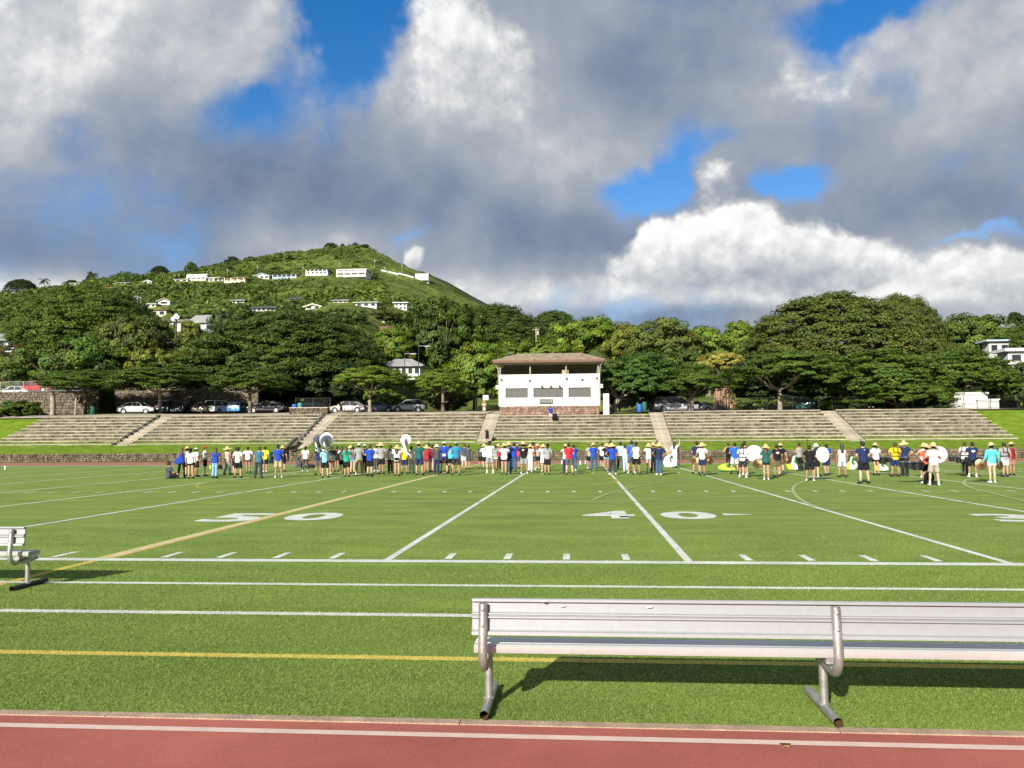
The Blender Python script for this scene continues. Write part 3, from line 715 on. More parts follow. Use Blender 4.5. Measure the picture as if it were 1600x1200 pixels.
def dome_crown(seed, P=330, per=62, size=.034, skirt=.12, lob=.10, padr=.10):
    """spreading rain-tree crown, unit radius, unit height, tiers of flat leaf pads"""
    rng = np.random.default_rng(seed)
    th = rng.uniform(0, 2*PI, P); rad = np.sqrt(rng.uniform(0, 1, P))*1.0
    lobe = 1+lob*np.sin(th*3+seed)+lob*.7*np.sin(th*5+seed*2.3)+rng.normal(0, .03, P)
    z = np.power(np.clip(1-rad**2.1, 0, 1), .62)
    lay = rng.uniform(0, 1, P); z = np.where(lay < .30, z*rng.uniform(.45, .85, P), z)
    z = z*(1-skirt)+skirt*rng.uniform(0, 1, P)+rng.normal(0, .022, P)
    x, y = rad*np.cos(th)*lobe, rad*np.sin(th)*lobe
    pc = np.stack([x, y, z], 1); pr = padr*rng.uniform(.65, 1.35, P)
    pn = np.stack([x*.9, y*.9, .25+z*.45], 1); pn /= np.linalg.norm(pn, axis=1)[:, None]
    return pads_to_mesh('crown', pc, pr, pn, per, size, rng, .13, .46, .08)
def bush_crown(seed, P=320, per=100, size=.029, lobes=9, padr=.15, tall=1.):
    rng = np.random.default_rng(seed)
    lc = rng.normal(0, 1, (lobes, 3)); lc /= np.linalg.norm(lc, axis=1)[:, None]; lc *= rng.uniform(.25, .6, (lobes, 1)); lc[0] = (0, 0, .25)
    lr = rng.uniform(.36, .52, lobes)
    k = rng.integers(0, lobes, P); d = rng.normal(0, 1, (P, 3)); d /= np.linalg.norm(d, axis=1)[:, None]
    pc = lc[k]+d*lr[k][:, None]*rng.uniform(.75, 1.0, (P, 1))
    pn = pc/(np.linalg.norm(pc, axis=1)[:, None]+1e-6)
    lo, hi = pc.min(0), pc.max(0); sc_ = np.array([2/(hi[0]-lo[0]), 2/(hi[1]-lo[1]), 1/(hi[2]-lo[2])]); 
    pc = (pc-(lo+hi)/2)*sc_; pc[:, 2] += .5
    return pads_to_mesh('crown', pc, padr*rng.uniform(.6, 1.3, P), pn, per, size, rng, .24, .62, .12)
m_bark = mat('bark', (.13, .10, .07), .95, .35, 2., .8, 9., col2=(.19, .155, .11))
m_barkp = mat('pale_bark', (.30, .255, .19), .95, .3, 2., .8, 8.)
def limb(mb, p, q, r0, r1, sag=.1, n=5, k=7):
    p, q = Vector(p), Vector(q); L = (q-p).length; pts = []; rs = []
    o = Vector((random.uniform(-1, 1), random.uniform(-1, 1), 0))*L*.06
    for i in range(n+1):
        t = i/n; b = math.sin(PI*t); pts.append(p.lerp(q, t)+o*b+Vector((0, 0, -sag*L*b))); rs.append(r0+(r1-r0)*t)
    mb.tube(pts, rs, k); return pts
def trunk_mesh(seed, hz, rad, spread, nl=6, lean=0., r=.3, top=1.):
    """trunk from 0 to fork height hz, limbs reach spread*rad out and up to top"""
    random.seed(seed); mb = MB(); f = Vector((lean, random.uniform(-.1, .1), hz))
    mb.tube([(0, 0, -.3), (0, 0, 0), (lean*.25, 0, hz*.25), (lean*.6, 0, hz*.6), tuple(f)], [r*1.6, r*1.25, r, r*.86, r*.8], 10)
    for i in range(nl):
        a = 2*PI*(i+random.uniform(-.2, .2))/nl; d = spread*rad*random.uniform(.7, 1.05)
        q = Vector((lean+d*math.cos(a), d*math.sin(a), hz+(top-hz)*random.uniform(.45, .75)))
        pts = limb(mb, f-Vector((0, 0, .15)), q, r*.55, r*.2, .10)
        for j in range(2):
            a2 = a+random.uniform(-.7, .7); e = q+Vector((math.cos(a2)*d*.45, math.sin(a2)*d*.45, (top-hz)*random.uniform(.1, .35)))
            limb(mb, pts[3], e, r*.24, r*.07, .05, 4, 5)
    return mb.mesh('trunk', smooth=60)
DOME = [dome_crown(s, 1000, 90, .0140, .12, .06, .090) for s in (1, 2, 3)]
UMB = [dome_crown(s, 400, 96, .0225, .36, .09, .125) for s in (4, 5, 6)]
BUSH = [bush_crown(s) for s in (7, 8, 9, 10)]
SMALL = [bush_crown(s, 70, 34, .11, 6, .26) for s in (12, 13, 14)]
TREEPOS = []
def tree(kind, label, px, ytop, ylow, wpx, Y, tint, mi=0, name=None, tr=None, trunk_px=None, lean=0., bark=None, group=None, dz=1., nl=6, depth=1., gz=None, rz=None, cat='tree'):
    """px: crown centre; ytop/ylow: crown limits in the photograph; wpx: crown width; Y: distance"""
    c = at(px, ylow, Y); zt = at(px, ytop, Y).z; Rr = wpx/2*Y/FPX*(1 if kind != 'dome' else .97)
    tx = at(trunk_px if trunk_px is not None else px, ylow, Y).x
    g = gz if gz is not None else (lotz(tx) if Y < 106 else float(H(tx, Y)))
    t = empty(name or {'dome': 'rain_tree', 'umb': 'umbrella_tree', 'bush': 'leafy_tree', 'small': 'small_tree'}[kind], (tx, Y, g), 0, label, cat, group)
    lst = {'dome': DOME, 'umb': UMB, 'bush': BUSH, 'small': SMALL}[kind]
    hz = max(.6, c.z-g); tot = zt-g
    tm = trunk_mesh(int(px)+int(Y), max(.5, min(hz+.1, tot*.5)), Rr, .55, nl, lean, tr or max(.12, tot*.035), tot*.82)
    put('trunk', tm, t, bark or m_bark)
    put('crown', lst[mi % len(lst)], t, leafmat('leaf_%d_%d_%d' % tuple(int(v*1000) for v in tint), tint), (c.x-tx, 0, c.z-g), (0, 0, rz if rz is not None else px*.37), (Rr, Rr*depth, zt-c.z))
    return t
DK = (.068, .108, .016); MID = (.085, .138, .018); LIT = (.155, .225, .025); OLV = (.102, .128, .023); YEL = (.165, .190, .028); DKB = (.034, .058, .013); BLU = (.055, .098, .026)
# big rain trees and the wood behind the car park
tree('dome', 'huge dark rain tree at the left, its dome standing above the car park', 138, 449, 562, 262, 128, MID, 0)
tree('dome', 'broad dark rain tree rising behind the parked cars, left of centre', 447, 487, 606, 318, 116, DK, 1)
tree('dome', 'tall rain tree dome on the right, left half of the largest crown', 1300, 463, 585, 285, 124, OLV, 2)
tree('dome', 'upright rain tree crown, right half of the largest crown on the right', 1408, 462, 580, 140, 128, OLV, 0)
tree('dome', 'dark rain tree behind the left corner of the press box roof', 775, 478, 560, 170, 140, DK, 1)
tree('dome', 'flat topped dark rain tree on the skyline left of the press box roof', 866, 487, 545, 100, 175, DK, 2)
tree('bush', 'dense dark tree below the brown roofed house on the hill', 690, 470, 580, 130, 132, DK, 0)
tree('bush', 'bright green bushy tree standing left of the press box', 742, 538, 622, 118, 108, LIT, 1)
tree('bush', 'pale green loose tree above the press box roof', 905, 497, 560, 110, 135, LIT, 2)
tree('bush', 'yellowish tree above the right end of the press box roof', 972, 506, 565, 80, 132, YEL, 3)
tree('bush', 'wispy grey green tree right of the press box', 1036, 500, 580, 120, 128, OLV, 0)
tree('bush', 'light green tree behind the white house, right of the press box', 1106, 512, 575, 100, 134, LIT, 1)
tree('bush', 'round bright tree left of the tall rain tree', 1165, 501, 556, 70, 150, LIT, 2)
tree('bush', 'dark green tree right of the tall rain tree', 1512, 494, 575, 125, 130, MID, 3)
tree('bush', 'rust brown tree on the rise at the right edge', 1562, 516, 560, 90, 165, (.14, .10, .03), 0)
tree('dome', 'dark tree leaning in at the right edge', 1634, 492, 560, 100, 112, MID, 1)
tree('bush', 'lower leafy tree in front of the huge rain tree, far left', 112, 520, 612, 190, 108, MID, 2)
tree('bush', 'pale leafed tree right of the huge rain tree', 205, 494, 585, 110, 112, OLV, 3)
tree('bush', 'brown and yellow leafed shrub tree at the left edge', 22, 540, 606, 85, 109, (.10, .085, .022), 0)
tree('bush', 'green tree behind the small blue house at the left edge', 8, 488, 540, 60, 150, MID, 1)
tree('bush', 'yellow green round tree beside the light pole', 304, 503, 560, 56, 130, YEL, 2)
tree('bush', 'dark tree squeezed between the light pole and broad rain tree', 366, 487, 560, 72, 136, BLU, 3)
tree('bush', 'small yellow green bushes behind the stone wall by the light pole', 243, 545, 602, 90, 110, YEL, 0)
tree('bush', 'light green tree right of the broad rain tree', 607, 515, 575, 80, 124, LIT, 1)
tree('bush', 'olive tree below the brown roofed house', 632, 503, 545, 60, 150, OLV, 2)
tree('bush', 'clipped round tree behind the white house on the slope', 606, 488, 512, 70, 205, OLV, 3)
tree('bush', 'dark bush behind the silver car, under the light green tree', 700, 595, 640, 90, 104, DK, 0)
tree('bush', 'dark undergrowth tree behind the utility pole', 838, 532, 590, 120, 122, LIT, 3)
tree('bush', 'dark shrub below the yellow topped tree', 1010, 545, 612, 110, 110, DK, 2)
tree('bush', 'dark shrub left of the pink rooted tree', 1075, 548, 618, 90, 112, DK, 1)
tree('bush', 'dark tree behind the pink rooted tree', 1190, 560, 625, 120, 112, DKB, 0)
tree('bush', 'dark understorey tree behind the right hand parking trees', 1300, 560, 632, 150, 113, DKB, 1)
tree('bush', 'dark understorey tree left of the white trailer', 1420, 560, 634, 150, 112, DKB, 2)
tree('bush', 'dark tree at the right edge beyond the fence', 1590, 570, 640, 80, 104, DK, 3)
tree('bush', 'dark shrub under the broad rain tree, left part', 400, 575, 628, 150, 110, DKB, 0)
tree('bush', 'dark shrub under the broad rain tree, right part', 530, 560, 630, 140, 111, DKB, 1)
# umbrella trees along the top of the bleachers
ug = 'umbrella trees along the top of the bleachers'
tree('umb', 'flat umbrella tree with split trunks beside the dark green bin', 150, 578, 612, 165, 93, MID, 0, trunk_px=133, tr=.26, group=ug)
tree('umb', 'umbrella tree with pale forked trunk behind the white sedan', 258, 570, 612, 165, 94, MID, 1, trunk_px=250, tr=.24, bark=m_barkp, group=ug)
tree('umb', 'umbrella tree with dark leaning trunk beside the dark grey sedan', 398, 574, 614, 130, 93, MID, 2, trunk_px=391, tr=.2, group=ug)
tree('umb', 'bright low umbrella tree with pale trunk in front of the dark blue sedan', 580, 573, 606, 122, 92, LIT, 0, trunk_px=578, tr=.2, bark=m_barkp, group=ug)
tree('umb', 'bright umbrella tree over the silver car left of the press box', 684, 578, 614, 92, 95, LIT, 1, trunk_px=692, tr=.2, group=ug)
tree('umb', 'leafy tree with pale slanting trunk close to the press box wall', 1000, 552, 622, 135, 94, (.066, .128, .020), 2, trunk_px=955, tr=.32, bark=m_barkp, lean=.9, group=ug)
tree('umb', 'umbrella tree over the silver van', 1080, 570, 617, 112, 94, MID, 0, trunk_px=1081, tr=.22, group=ug)
tree('umb', 'wide umbrella tree right of the pink rooted tree', 1238, 548, 608, 190, 95, MID, 1, trunk_px=1218, tr=.26, bark=m_barkp, group=ug)
tree('umb', 'wide umbrella tree above the shaded top rows of the stand', 1370, 547, 622, 190, 96, MID, 2, trunk_px=1336, tr=.24, group=ug)
tree('umb', 'low umbrella branch tree drooping over the stand on the right', 1415, 585, 640, 130, 92, MID, 0, trunk_px=1402, tr=.2, group=ug)
tree('umb', 'wide umbrella tree in front of the white trailer', 1490, 546, 616, 170, 97, MID, 1, trunk_px=1488, tr=.3, group=ug)

# pink rooted tree with a yellow crown
t = tree('bush', 'pandanus like tree with pinkish hanging roots and pale yellow crown', 1124, 550, 580, 70, 103, (.36, .34, .07), 3, name='hanging_root_tree', trunk_px=1130)
random.seed(5)
for i in range(46):
    a = random.uniform(0, 2*PI); r0 = random.uniform(.1, 1.1); r1 = r0+random.uniform(0, .8); mb = MB()
    z1 = random.uniform(2.6, 3.6)
    mb.tube([(r1*math.cos(a), r1*math.sin(a), 0), ((r0+r1)/2*math.cos(a+.05), (r0+r1)/2*math.sin(a+.05), z1*.5), (r0*math.cos(a), r0*math.sin(a), z1)], [.07, .055, .06], 5)
    mb.build('hanging_root', mat('pink_bark', (.36, .22, .15), .9, .3, 3., .4, 12.), t)

# skyline trees and hillside scrub
def crest(px, pyb):
    d = ray(px, pyb); y = float(np.interp(d.x/d.y, YRT, YRV)); return y
for kind, label, px, yt, yl, w, tint in (
    ('dome', 'flat dark umbrella tree alone on the skyline at the far left', 34, 437, 458, 52, DKB), ('dome', 'round dark tree on the ridge left of the big white house', 250, 416, 432, 32, DKB),
    ('bush', 'single tall green tree behind the big white house', 298, 410, 430, 19, MID), ('bush', 'dark tree clump on the ridge, left one of two', 364, 402, 418, 26, DKB), ('bush', 'dark tree clump on the ridge, right one of two', 391, 401, 416, 24, DKB),
    ('bush', 'dark tree at the left end of the hilltop row', 512, 380, 392, 11, DKB), ('bush', 'second dark tree of the hilltop row', 521, 379, 391, 13, DKB), ('bush', 'small thin tree in the middle of the hilltop row', 535, 381, 390, 8, DKB),
    ('bush', 'tall dark tree right of the middle of the hilltop row', 555, 379, 390, 9, DKB), ('bush', 'wide dark tree at the right end of the hilltop row', 566, 382, 394, 22, DKB),
    ('bush', 'dark bush on the right shoulder of the hill', 628, 412, 418, 12, DKB), ('bush', 'small dark tree beside the roofs on the left ridge', 110, 437, 446, 18, DKB), ('bush', 'slim dark tree on the left ridge', 142, 425, 443, 13, DKB),
    ('bush', 'round tree on the ridge right of the slim tree', 180, 430, 442, 26, DK), ('bush', 'leafy crest tree beside the small white house', 215, 428, 441, 26, DK), ('bush', 'dark pine like tree at the right edge skyline', 1592, 488, 512, 26, DKB)):
    Y = crest(px, yl)-4 if px < 1500 else 150.
    tree(kind, label, px, yt, yl, w, Y, tint, int(px) % 3, gz=float(H(at(px, yl, Y).x, Y))-.5)
def palm(label, px, yt, yb):
    Y = crest(px, yb)-5; b = at(px, yb, Y); tp = at(px, yt, Y); g = float(H(b.x, Y))-.5; h = tp.z-g
    t = empty('palm_tree', (b.x, Y, g), 0, label, 'tree'); mb = MB(); mb.tube([(0, 0, 0), (.1, 0, h*.5), (0, 0, h*.8)], [.22, .17, .14], 7); mb.build('trunk', m_bark, t)
    mb = MB(); random.seed(3)
    for i in range(15):
        a = 2*PI*i/15+random.uniform(-.2, .2); e = random.uniform(-.35, .9); L = h*.42
        pts = [Vector((math.cos(a)*L*s, math.sin(a)*L*s, h*.8+L*(s*math.sin(e)-s*s*.75))) for s in np.linspace(0, 1, 6)]
        q = Vector((-math.sin(a), math.cos(a), 0)); vs = []
        for j, p in enumerate(pts):
            w = L*.11*math.sin(PI*(j+.6)/6.4); vs += [p+q*w-Vector((0, 0, w*.5)), p, p-q*w-Vector((0, 0, w*.5))]
        mb.add(vs, [(3*j+k, 3*j+k+1, 3*j+k+4, 3*j+k+3) for j in range(5) for k in (0, 1)])
    mb.build('fronds', mat('palm_leaf', DKB, .6), t, fix=False)
palm('lone palm on the skyline at the far left', 69, 432, 449)
palm('tall thin palm on the left ridge between dark trees', 148, 424, 443)

HOUSEPX = []
def scrub():
    rng = np.random.default_rng(5); N = 17000
    t = rng.uniform(tan_of(-60, 450)[0], tan_of(830, 450)[0], N); yr = np.interp(t, YRT, YRV)
    s = rng.uniform(.10, 1.03, N)**.85; Y = 112+s*(yr-112); X = t*Y
    dn = fbm(X, Y, 60., 3); dn2 = fbm(X+500, Y, 22., 2)
    px = 905+t*FPX                                   # only used to vary the plant cover across the hill
    grass = np.clip((px-520)/130, 0, 1)*np.clip((s-.45)/.25, 0, 1)
    wood = np.clip((470-px)/120, 0, 1)*.35+np.clip((.50-s)/.2, 0, 1)*.35
    keep = rng.uniform(0, 1, N) < np.clip(.66+.35*dn-.40*grass+.35*wood+.2*np.clip((px-(560+0*s))/-200, 0, 1), .05, 1)
    Zs = H(X, Y)
    for (bx, by, bz, w) in CLEAR: keep &= ~((abs(X/Y*by-bx) < w*.5+3) & (Y < by+2) & ((Zs+1.6-CAMH)/Y > (bz-CAMH)/by))
    X, Y, s, dn, dn2, wood, grass, px = (q[keep] for q in (X, Y, s, dn, dn2, wood, grass, px)); n = len(X); Z = H(X, Y)
    r = np.clip(rng.gamma(3., .36, n)+wood*1.2*rng.uniform(.3, 1.4, n), .6, 4.2)*np.where(grass > .5, .5, 1.)
    r = np.where(s > .97, np.minimum(r, 1.5), r)
    yel = np.clip(.5+dn2*.9+.35*np.clip((px-430)/150, 0, 1)-.30*wood, 0, 1)[:, None]
    base = (1-yel)*np.array([[.058, .096, .016]])+yel*np.array([[.132, .182, .026]]); base *= np.clip(1+rng.normal(0, .25, (n, 1)), .5, 1.6)
    per = np.clip((10+r*11).astype(int), 12, 44); idx = np.repeat(np.arange(n), per); m = len(idx)
    d = rng.normal(0, 1, (m, 3)); d /= np.linalg.norm(d, axis=1)[:, None]; d[:, 2] = abs(d[:, 2])
    c = np.stack([X, Y, Z], 1)[idx]+d*(r[idx]*rng.uniform(.55, 1.05, m))[:, None]*np.array([1.1, 1.1, .82])+np.array([0, 0, .1])
    v, cc = leaves(c, d*1.0+np.array([0, -.15, .45]), r[idx]*rng.uniform(.20, .36, m), base[idx]*np.clip(1+rng.normal(0, .18, (m, 1)), .5, 1.6), rng)
    me = npmesh('hillside_scrub', v, 4); setcol(me, cc); o = put('hillside_scrub', me, None, leafmat('scrub', (1, 1, 1)))
    tag(o, 'green scrub and small trees covering the hillside', 'scrub', kind='stuff')

# ------------------------------------------------------------------ houses and roofs
CLEAR = []
m_hw = mat('house_white', (.60, .59, .55), .8, .05, .5); m_hc = mat('house_cream', (.62, .55, .40), .8, .06, .5); m_hb = mat('house_blue', (.38, .46, .55), .8, .06, .5)
m_rg = mat('roof_grey', (.27, .27, .26), .9, .15, .6); m_rb = mat('roof_brown', (.20, .115, .07), .9, .2, .6); m_rw = mat('roof_white', (.62, .62, .60), .8, .08, .5); m_rd = mat('roof_dark', (.07, .07, .075), .85, .15, .6); m_rgr = mat('roof_green', (.22, .26, .21), .9, .12, .6)
def house(label, px, pyb, wpx, hpx, wm_, rm, roof='hip', Y=None, nwin=4, st=1, rz=0., dep=.7, rh=.35, over=.6, name='house', gz=None, clear=True, open_=False):
    p = hit(px, pyb) if Y is None else at(px, pyb, Y); Y = p.y; k = Y/FPX
    w, h = wpx*k, hpx*k; d = w*dep; z0 = p.z
    if clear: CLEAR.append((p.x, Y, z0, w))
    t = empty(name, (p.x, Y, z0), rz, label, 'house'); hh = h*(1-rh) if roof != 'flat' else h*.9
    fd = 5. if Y > 150 else .4
    mb = MB(); mb.box((0, d/2, hh/2-fd/2), (w, d, hh+fd)); mb.build('wall', wm_, t)
    o = over; y0, y1 = -o, d+o; xh = w/2+o
    mb = MB()
    if roof == 'hip':
        e = min(w, d)*.42; rv = [(-xh, y0, hh), (xh, y0, hh), (xh, y1, hh), (-xh, y1, hh), (-xh+e+o, d/2, h), (xh-e-o, d/2, h)]
        mb.add(rv+[(x, y, z-.22) for x, y, z in rv[:4]], [(0, 1, 5, 4), (1, 2, 5), (2, 3, 4, 5), (3, 0, 4), (0, 6, 7, 1), (1, 7, 8, 2), (2, 8, 9, 3), (3, 9, 6, 0), (6, 9, 8, 7)])
    elif roof == 'gable':                          # gable faces the camera
        rv = [(-xh, y0, hh-.2), (0, y0, h), (xh, y0, hh-.2), (-xh, y1, hh-.2), (0, y1, h), (xh, y1, hh-.2)]
        mb.add(rv+[(x, y, z-.3) for x, y, z in rv], [(0, 1, 4, 3), (1, 2, 5, 4), (0, 6, 7, 1), (1, 7, 8, 2), (6, 9, 10, 7), (7, 10, 11, 8), (0, 3, 9, 6), (2, 8, 11, 5)])
        g2 = MB(); g2.add([(-w/2, .0, hh-.02), (w/2, .0, hh-.02), (0, .0, h-.25), (-w/2, d, hh-.02), (w/2, d, hh-.02), (0, d, h-.25)], [(0, 1, 2), (3, 5, 4), (0, 2, 5, 3), (1, 4, 5, 2)]); g2.build('gable', wm_, t)
    elif roof == 'ridge':                          # ridge along x
        rv = [(-xh, y0, hh-.1), (xh, y0, hh-.1), (xh, d/2, h), (-xh, d/2, h), (-xh, y1, hh-.1), (xh, y1, hh-.1)]
        mb.add(rv+[(x, y, z-.25) for x, y, z in rv], [(0, 1, 2, 3), (3, 2, 5, 4), (0, 6, 7, 1), (4, 5, 11, 10), (0, 3, 9, 6), (3, 4, 10, 9), (1, 7, 8, 2), (2, 8, 11, 5), (6, 9, 8, 7), (9, 10, 11, 8)])
    else: mb.box((0, d/2, h*.95), (2*xh, d+2*o, h*.1))
    mb.build('roof', rm, t, fix=False)
    sh = hh/st
    for s in range(st):
        for i in range(nwin):
            ww = w/nwin*.55; wh = sh*.42; x = -w/2+w*(i+.5)/nwin; z = s*sh+sh*.55
            f = MB(); f.box((x, -.02, z), (ww+.16, .08, wh+.16)); fo = f.build('window', m_hw if wm_ is not m_hw else m_frame, t)
            g = MB(); g.box((x, -.07, z), (ww, .04, wh)); g.build('pane', m_glass, fo)
    if open_:                                      # verandah: floor slabs, posts and rails proud of the front
        for s in range(st+0):
            b = MB(); b.box((0, -.9, s*sh+.1), (w, 1.8, .22)); b.box((0, -1.75, s*sh+.75), (w, .08, .75)); b.build('balcony', wm_, t)
        for i in range(nwin+1):
            b = MB(); b.box((-w/2+w*i/nwin, -1.7, hh/2), (.45, .3, hh)); b.build('column', wm_, t)
    return t
house('white two storey house with arched rows of windows on the ridge', 309, 440, 31, 12, m_hw, m_rw, 'flat', nwin=4, st=2, open_=True)
house('low white wing left of the big white house', 283, 441, 22, 5, m_hw, m_rw, 'flat', nwin=2)
house('low flat white house right of the big white house', 337, 441, 24, 8, m_hw, m_hc, 'flat', nwin=3)
house('cream house with brown hip roof at the right end of the white ridge houses', 368, 443, 32, 13, m_hc, m_rb, 'hip', nwin=3, open_=True)
house('small pale blue gabled house in the middle of the ridge row', 409, 437, 24, 11, m_hw, m_hb, 'gable', nwin=3)
house('low bluish modern house with dark sloping roof on the ridge row', 446, 437, 38, 11, m_hb, m_rd, 'ridge', nwin=5, open_=True)
house('white house with rows of open bays left of the three bay house', 496, 432, 34, 11, m_hw, m_rd, 'flat', nwin=5, open_=True)
house('white two storey house with deep open bays at the right of the ridge row', 550, 434, 46, 14, m_hw, m_hw, 'flat', nwin=4, st=2, open_=True)
house('white tiered house at the right shoulder of the hill', 660, 439, 20, 12, m_hw, m_rg, 'flat', nwin=4, st=3, open_=True)
house('long white roofed house on the left ridge', 192, 446, 22, 7, m_hw, m_rg, 'hip', nwin=3)
house('tiny white house on the left ridge crest', 231, 444, 12, 7, m_hw, m_rw, 'gable', nwin=2)
house('white roofs at the far left of the ridge', 117, 447, 16, 5, m_hw, m_rw, 'flat', nwin=2)
house('long white house with flat roof above the huge rain tree', 184, 476, 24, 10, m_hw, m_rw, 'hip', nwin=4)
house('second long white house above the huge rain tree', 208, 479, 26, 11, m_hw, m_rw, 'hip', nwin=4)
house('white gabled house with black window on the lower slope', 256, 477, 20, 12, m_hw, m_rg, 'gable', nwin=1)
house('low white house in front of the gabled house', 232, 481, 24, 7, m_hw, m_rw, 'flat', nwin=3)
house('cream walled house with red brown eaves behind the light pole', 240, 496, 42, 16, m_hc, m_rb, 'hip', nwin=3, rh=.2)
house('grey roofed blue house right of the light pole', 318, 522, 46, 34, m_hb, m_rg, 'ridge', nwin=2, rh=.4, rz=-.15)
house('long grey roof left of the blue house', 268, 512, 60, 18, m_hc, m_rg, 'ridge', nwin=4, rh=.35)
house('white house with black roof just above the broad rain tree', 412, 487, 38, 11, m_hw, m_rd, 'ridge', nwin=5)
house('small white house half hidden above the broad rain tree', 489, 484, 24, 10, m_hw, m_hc, 'gable', nwin=2)
house('flat white house on the slope, left of the bright white one', 572, 480, 34, 8, m_hw, m_rw, 'flat', nwin=3)
house('bright white house standing alone below the hill shoulder', 626, 484, 20, 12, m_hw, m_rw, 'flat', nwin=3, st=2)
house('brown roofed house on the slope, right one', 640, 524, 26, 16, m_hc, m_rb, 'hip', nwin=2, rh=.5)
house('brown roofed low house on the slope, left one', 603, 520, 30, 12, m_hc, m_rb, 'ridge', nwin=2, rh=.45)
house('grey roofed school building with dark window band behind the umbrella trees', 626, 590, 62, 32, m_hw, m_rg, 'hip', Y=118, nwin=6, rh=.38)
house('blue grey house under the dark rain tree left of the press box roof', 806, 548, 48, 20, m_hb, m_rg, 'hip', Y=158, nwin=3)
house('small white house among trees right of the press box', 1060, 566, 22, 14, m_hw, m_hb, 'gable', Y=122, nwin=2)
house('pale blue house with green grey roof at the left edge', 2, 546, 52, 30, m_hb, m_rgr, 'hip', Y=120, nwin=3, rh=.45)
house('grey roof peeking at the left edge above the blue house', -4, 506, 36, 16, m_hw, m_rg, 'ridge', nwin=2)
house('white house with large window at the right edge', 1562, 556, 30, 24, m_hw, m_hb, 'flat', Y=116, nwin=2, rh=.2)
house('tall white building at the right edge behind the trees', 1602, 592, 46, 46, m_hw, m_rw, 'flat', Y=107, nwin=2, st=2)
house('white flat roofed building behind the umbrella tree at the right', 1518, 640, 48, 26, m_hw, m_rw, 'flat', Y=93.6, nwin=0, dep=.3, over=.1, name='white_building')
house('low white annex right of the white flat roofed building', 1545, 640, 30, 16, m_hw, m_rw, 'flat', Y=93.2, dep=.3, over=.1, nwin=0, name='white_building')
house('white shed seen under the trees on the right', 1330, 632, 70, 17, m_hw, m_rw, 'flat', Y=114, nwin=3, name='white_building')
house('small white cottage between the long white houses and the light pole', 214, 470, 14, 8, m_hw, m_rg, 'gable', nwin=2)
house('tan roofed cottage high on the left flank', 168, 455, 18, 8, m_hc, m_rb, 'hip', nwin=3)
house('white cottage on the slope left of the black roofed house', 372, 474, 20, 8, m_hw, m_rg, 'hip', nwin=3)
house('white bungalow on the slope above the small hidden house', 462, 470, 22, 7, m_hw, m_rd, 'ridge', nwin=3)
house('grey roofed bungalow left of the flat white house', 532, 474, 24, 8, m_hc, m_rg, 'hip', nwin=3)
house('white walled cottage below the bright white house', 592, 500, 18, 9, m_hw, m_rb, 'ridge', nwin=2)
# sloping white retaining wall near the hill shoulder
for k, (xa, ya, xb, yb, lb) in enumerate(((596, 424, 622, 430, 'thin white retaining wall on the hill, upper left stretch'), (622, 429, 646, 435, 'thin white retaining wall on the hill, lower right stretch'))):
    a, b = hit(xa, ya), hit(xb, yb); mb = MB(); d = b-a; n = Vector((-d.y, d.x, 0)).normalized()*.4
    mb.add([a-n-Vector((0, 0, 3)), b-n-Vector((0, 0, 3)), b+n-Vector((0, 0, 3)), a+n-Vector((0, 0, 3)), a-n+Vector((0, 0, 1.0)), b-n+Vector((0, 0, 1.0)), b+n+Vector((0, 0, 1.0)), a+n+Vector((0, 0, 1.0))], [(3, 2, 1, 0), (4, 5, 6, 7), (0, 1, 5, 4), (1, 2, 6, 5), (2, 3, 7, 6), (3, 0, 4, 7)])
    tag(mb.build('retaining_wall', m_hw), lb, 'wall', 'white retaining walls on the hill')
scrub()
# ------------------------------------------------------------------ upper left road, walls, fences
mb = MB(); mb.add([(-190, 97.8, 8.15), (-60, 97.8, 8.15), (-60, 101.4, 8.3), (-41, 101.4, 8.6), (-41, 108, 8.7), (-190, 108, 8.3)], [(0, 1, 2, 5), (2, 3, 4, 5)])
o = mb.build('raised_lawn', m_bank, fix=False); o['kind'] = 'structure'
stone_wall('rough stone retaining wall below the red pickup at the left edge', -110, -59.6, 97.4, 5.0, 8.2, .4, .5, .34)
stone_wall('tall dark stone retaining wall in shade behind the white sedan', -59.6, -40.6, 101.0, 5.0, 8.8, .4, .5, .34)
def fence(label, x0, x1, y, z, h, sp, m, name='pipe_fence', r=.03, mid=True):
    t = empty(name, (x0, y, z), 0, label, 'fence'); L = x1-x0; n = max(1, round(L/sp))
    pm = MB(); pm.tube([(0, 0, 0), (0, 0, h)], r, 6); pme = pm.mesh('post')
    for i in range(n+1): put('post', pme, t, m, (L*i/n, 0, 0))
    for zz, nm in ((h-.02, 'top_rail'), (.12, 'bottom_rail')) if mid else ((h-.02, 'top_rail'),):
        mb = MB(); mb.tube([(0, 0, zz), (L, 0, zz)], r*.7, 6); mb.build(nm, m, t)
    w = MB(); s = .16                              # chain link, woven from thin wires
    k = 0
    for i in range(int(L/s)):
        for d in (1, -1):
            a = Vector((i*s+(0 if d > 0 else s*4), 0, .12)); b = a+Vector((d*s*4, 0, h-.16)); q = Vector((.004, 0, 0))
            if b.x > L or a.x > L: continue
            w.add([a-q, a+q, b+q, b-q], [(0, 1, 2, 3)])
    wo_ = w.build('chain_link', m, t, fix=False); wo_['kind'] = 'stuff'
    return t
fence('grey chain link fence along the upper road at the left edge', -104, -60.5, 97.9, 8.2, 1.35, 3.2, m_galv, 'chain_link_fence', .045)
fence('black chain link fence behind the bins, right of the press box', 4.0, 26.0, 91.9, lotz(9)+.0, 1.5, 2.8, m_dark, 'chain_link_fence', .035)
fence('black chain link fence under the umbrella trees at the far right', 27.5, 49.5, 91.9, lotz(30), 1.5, 2.8, m_dark, 'chain_link_fence', .035)
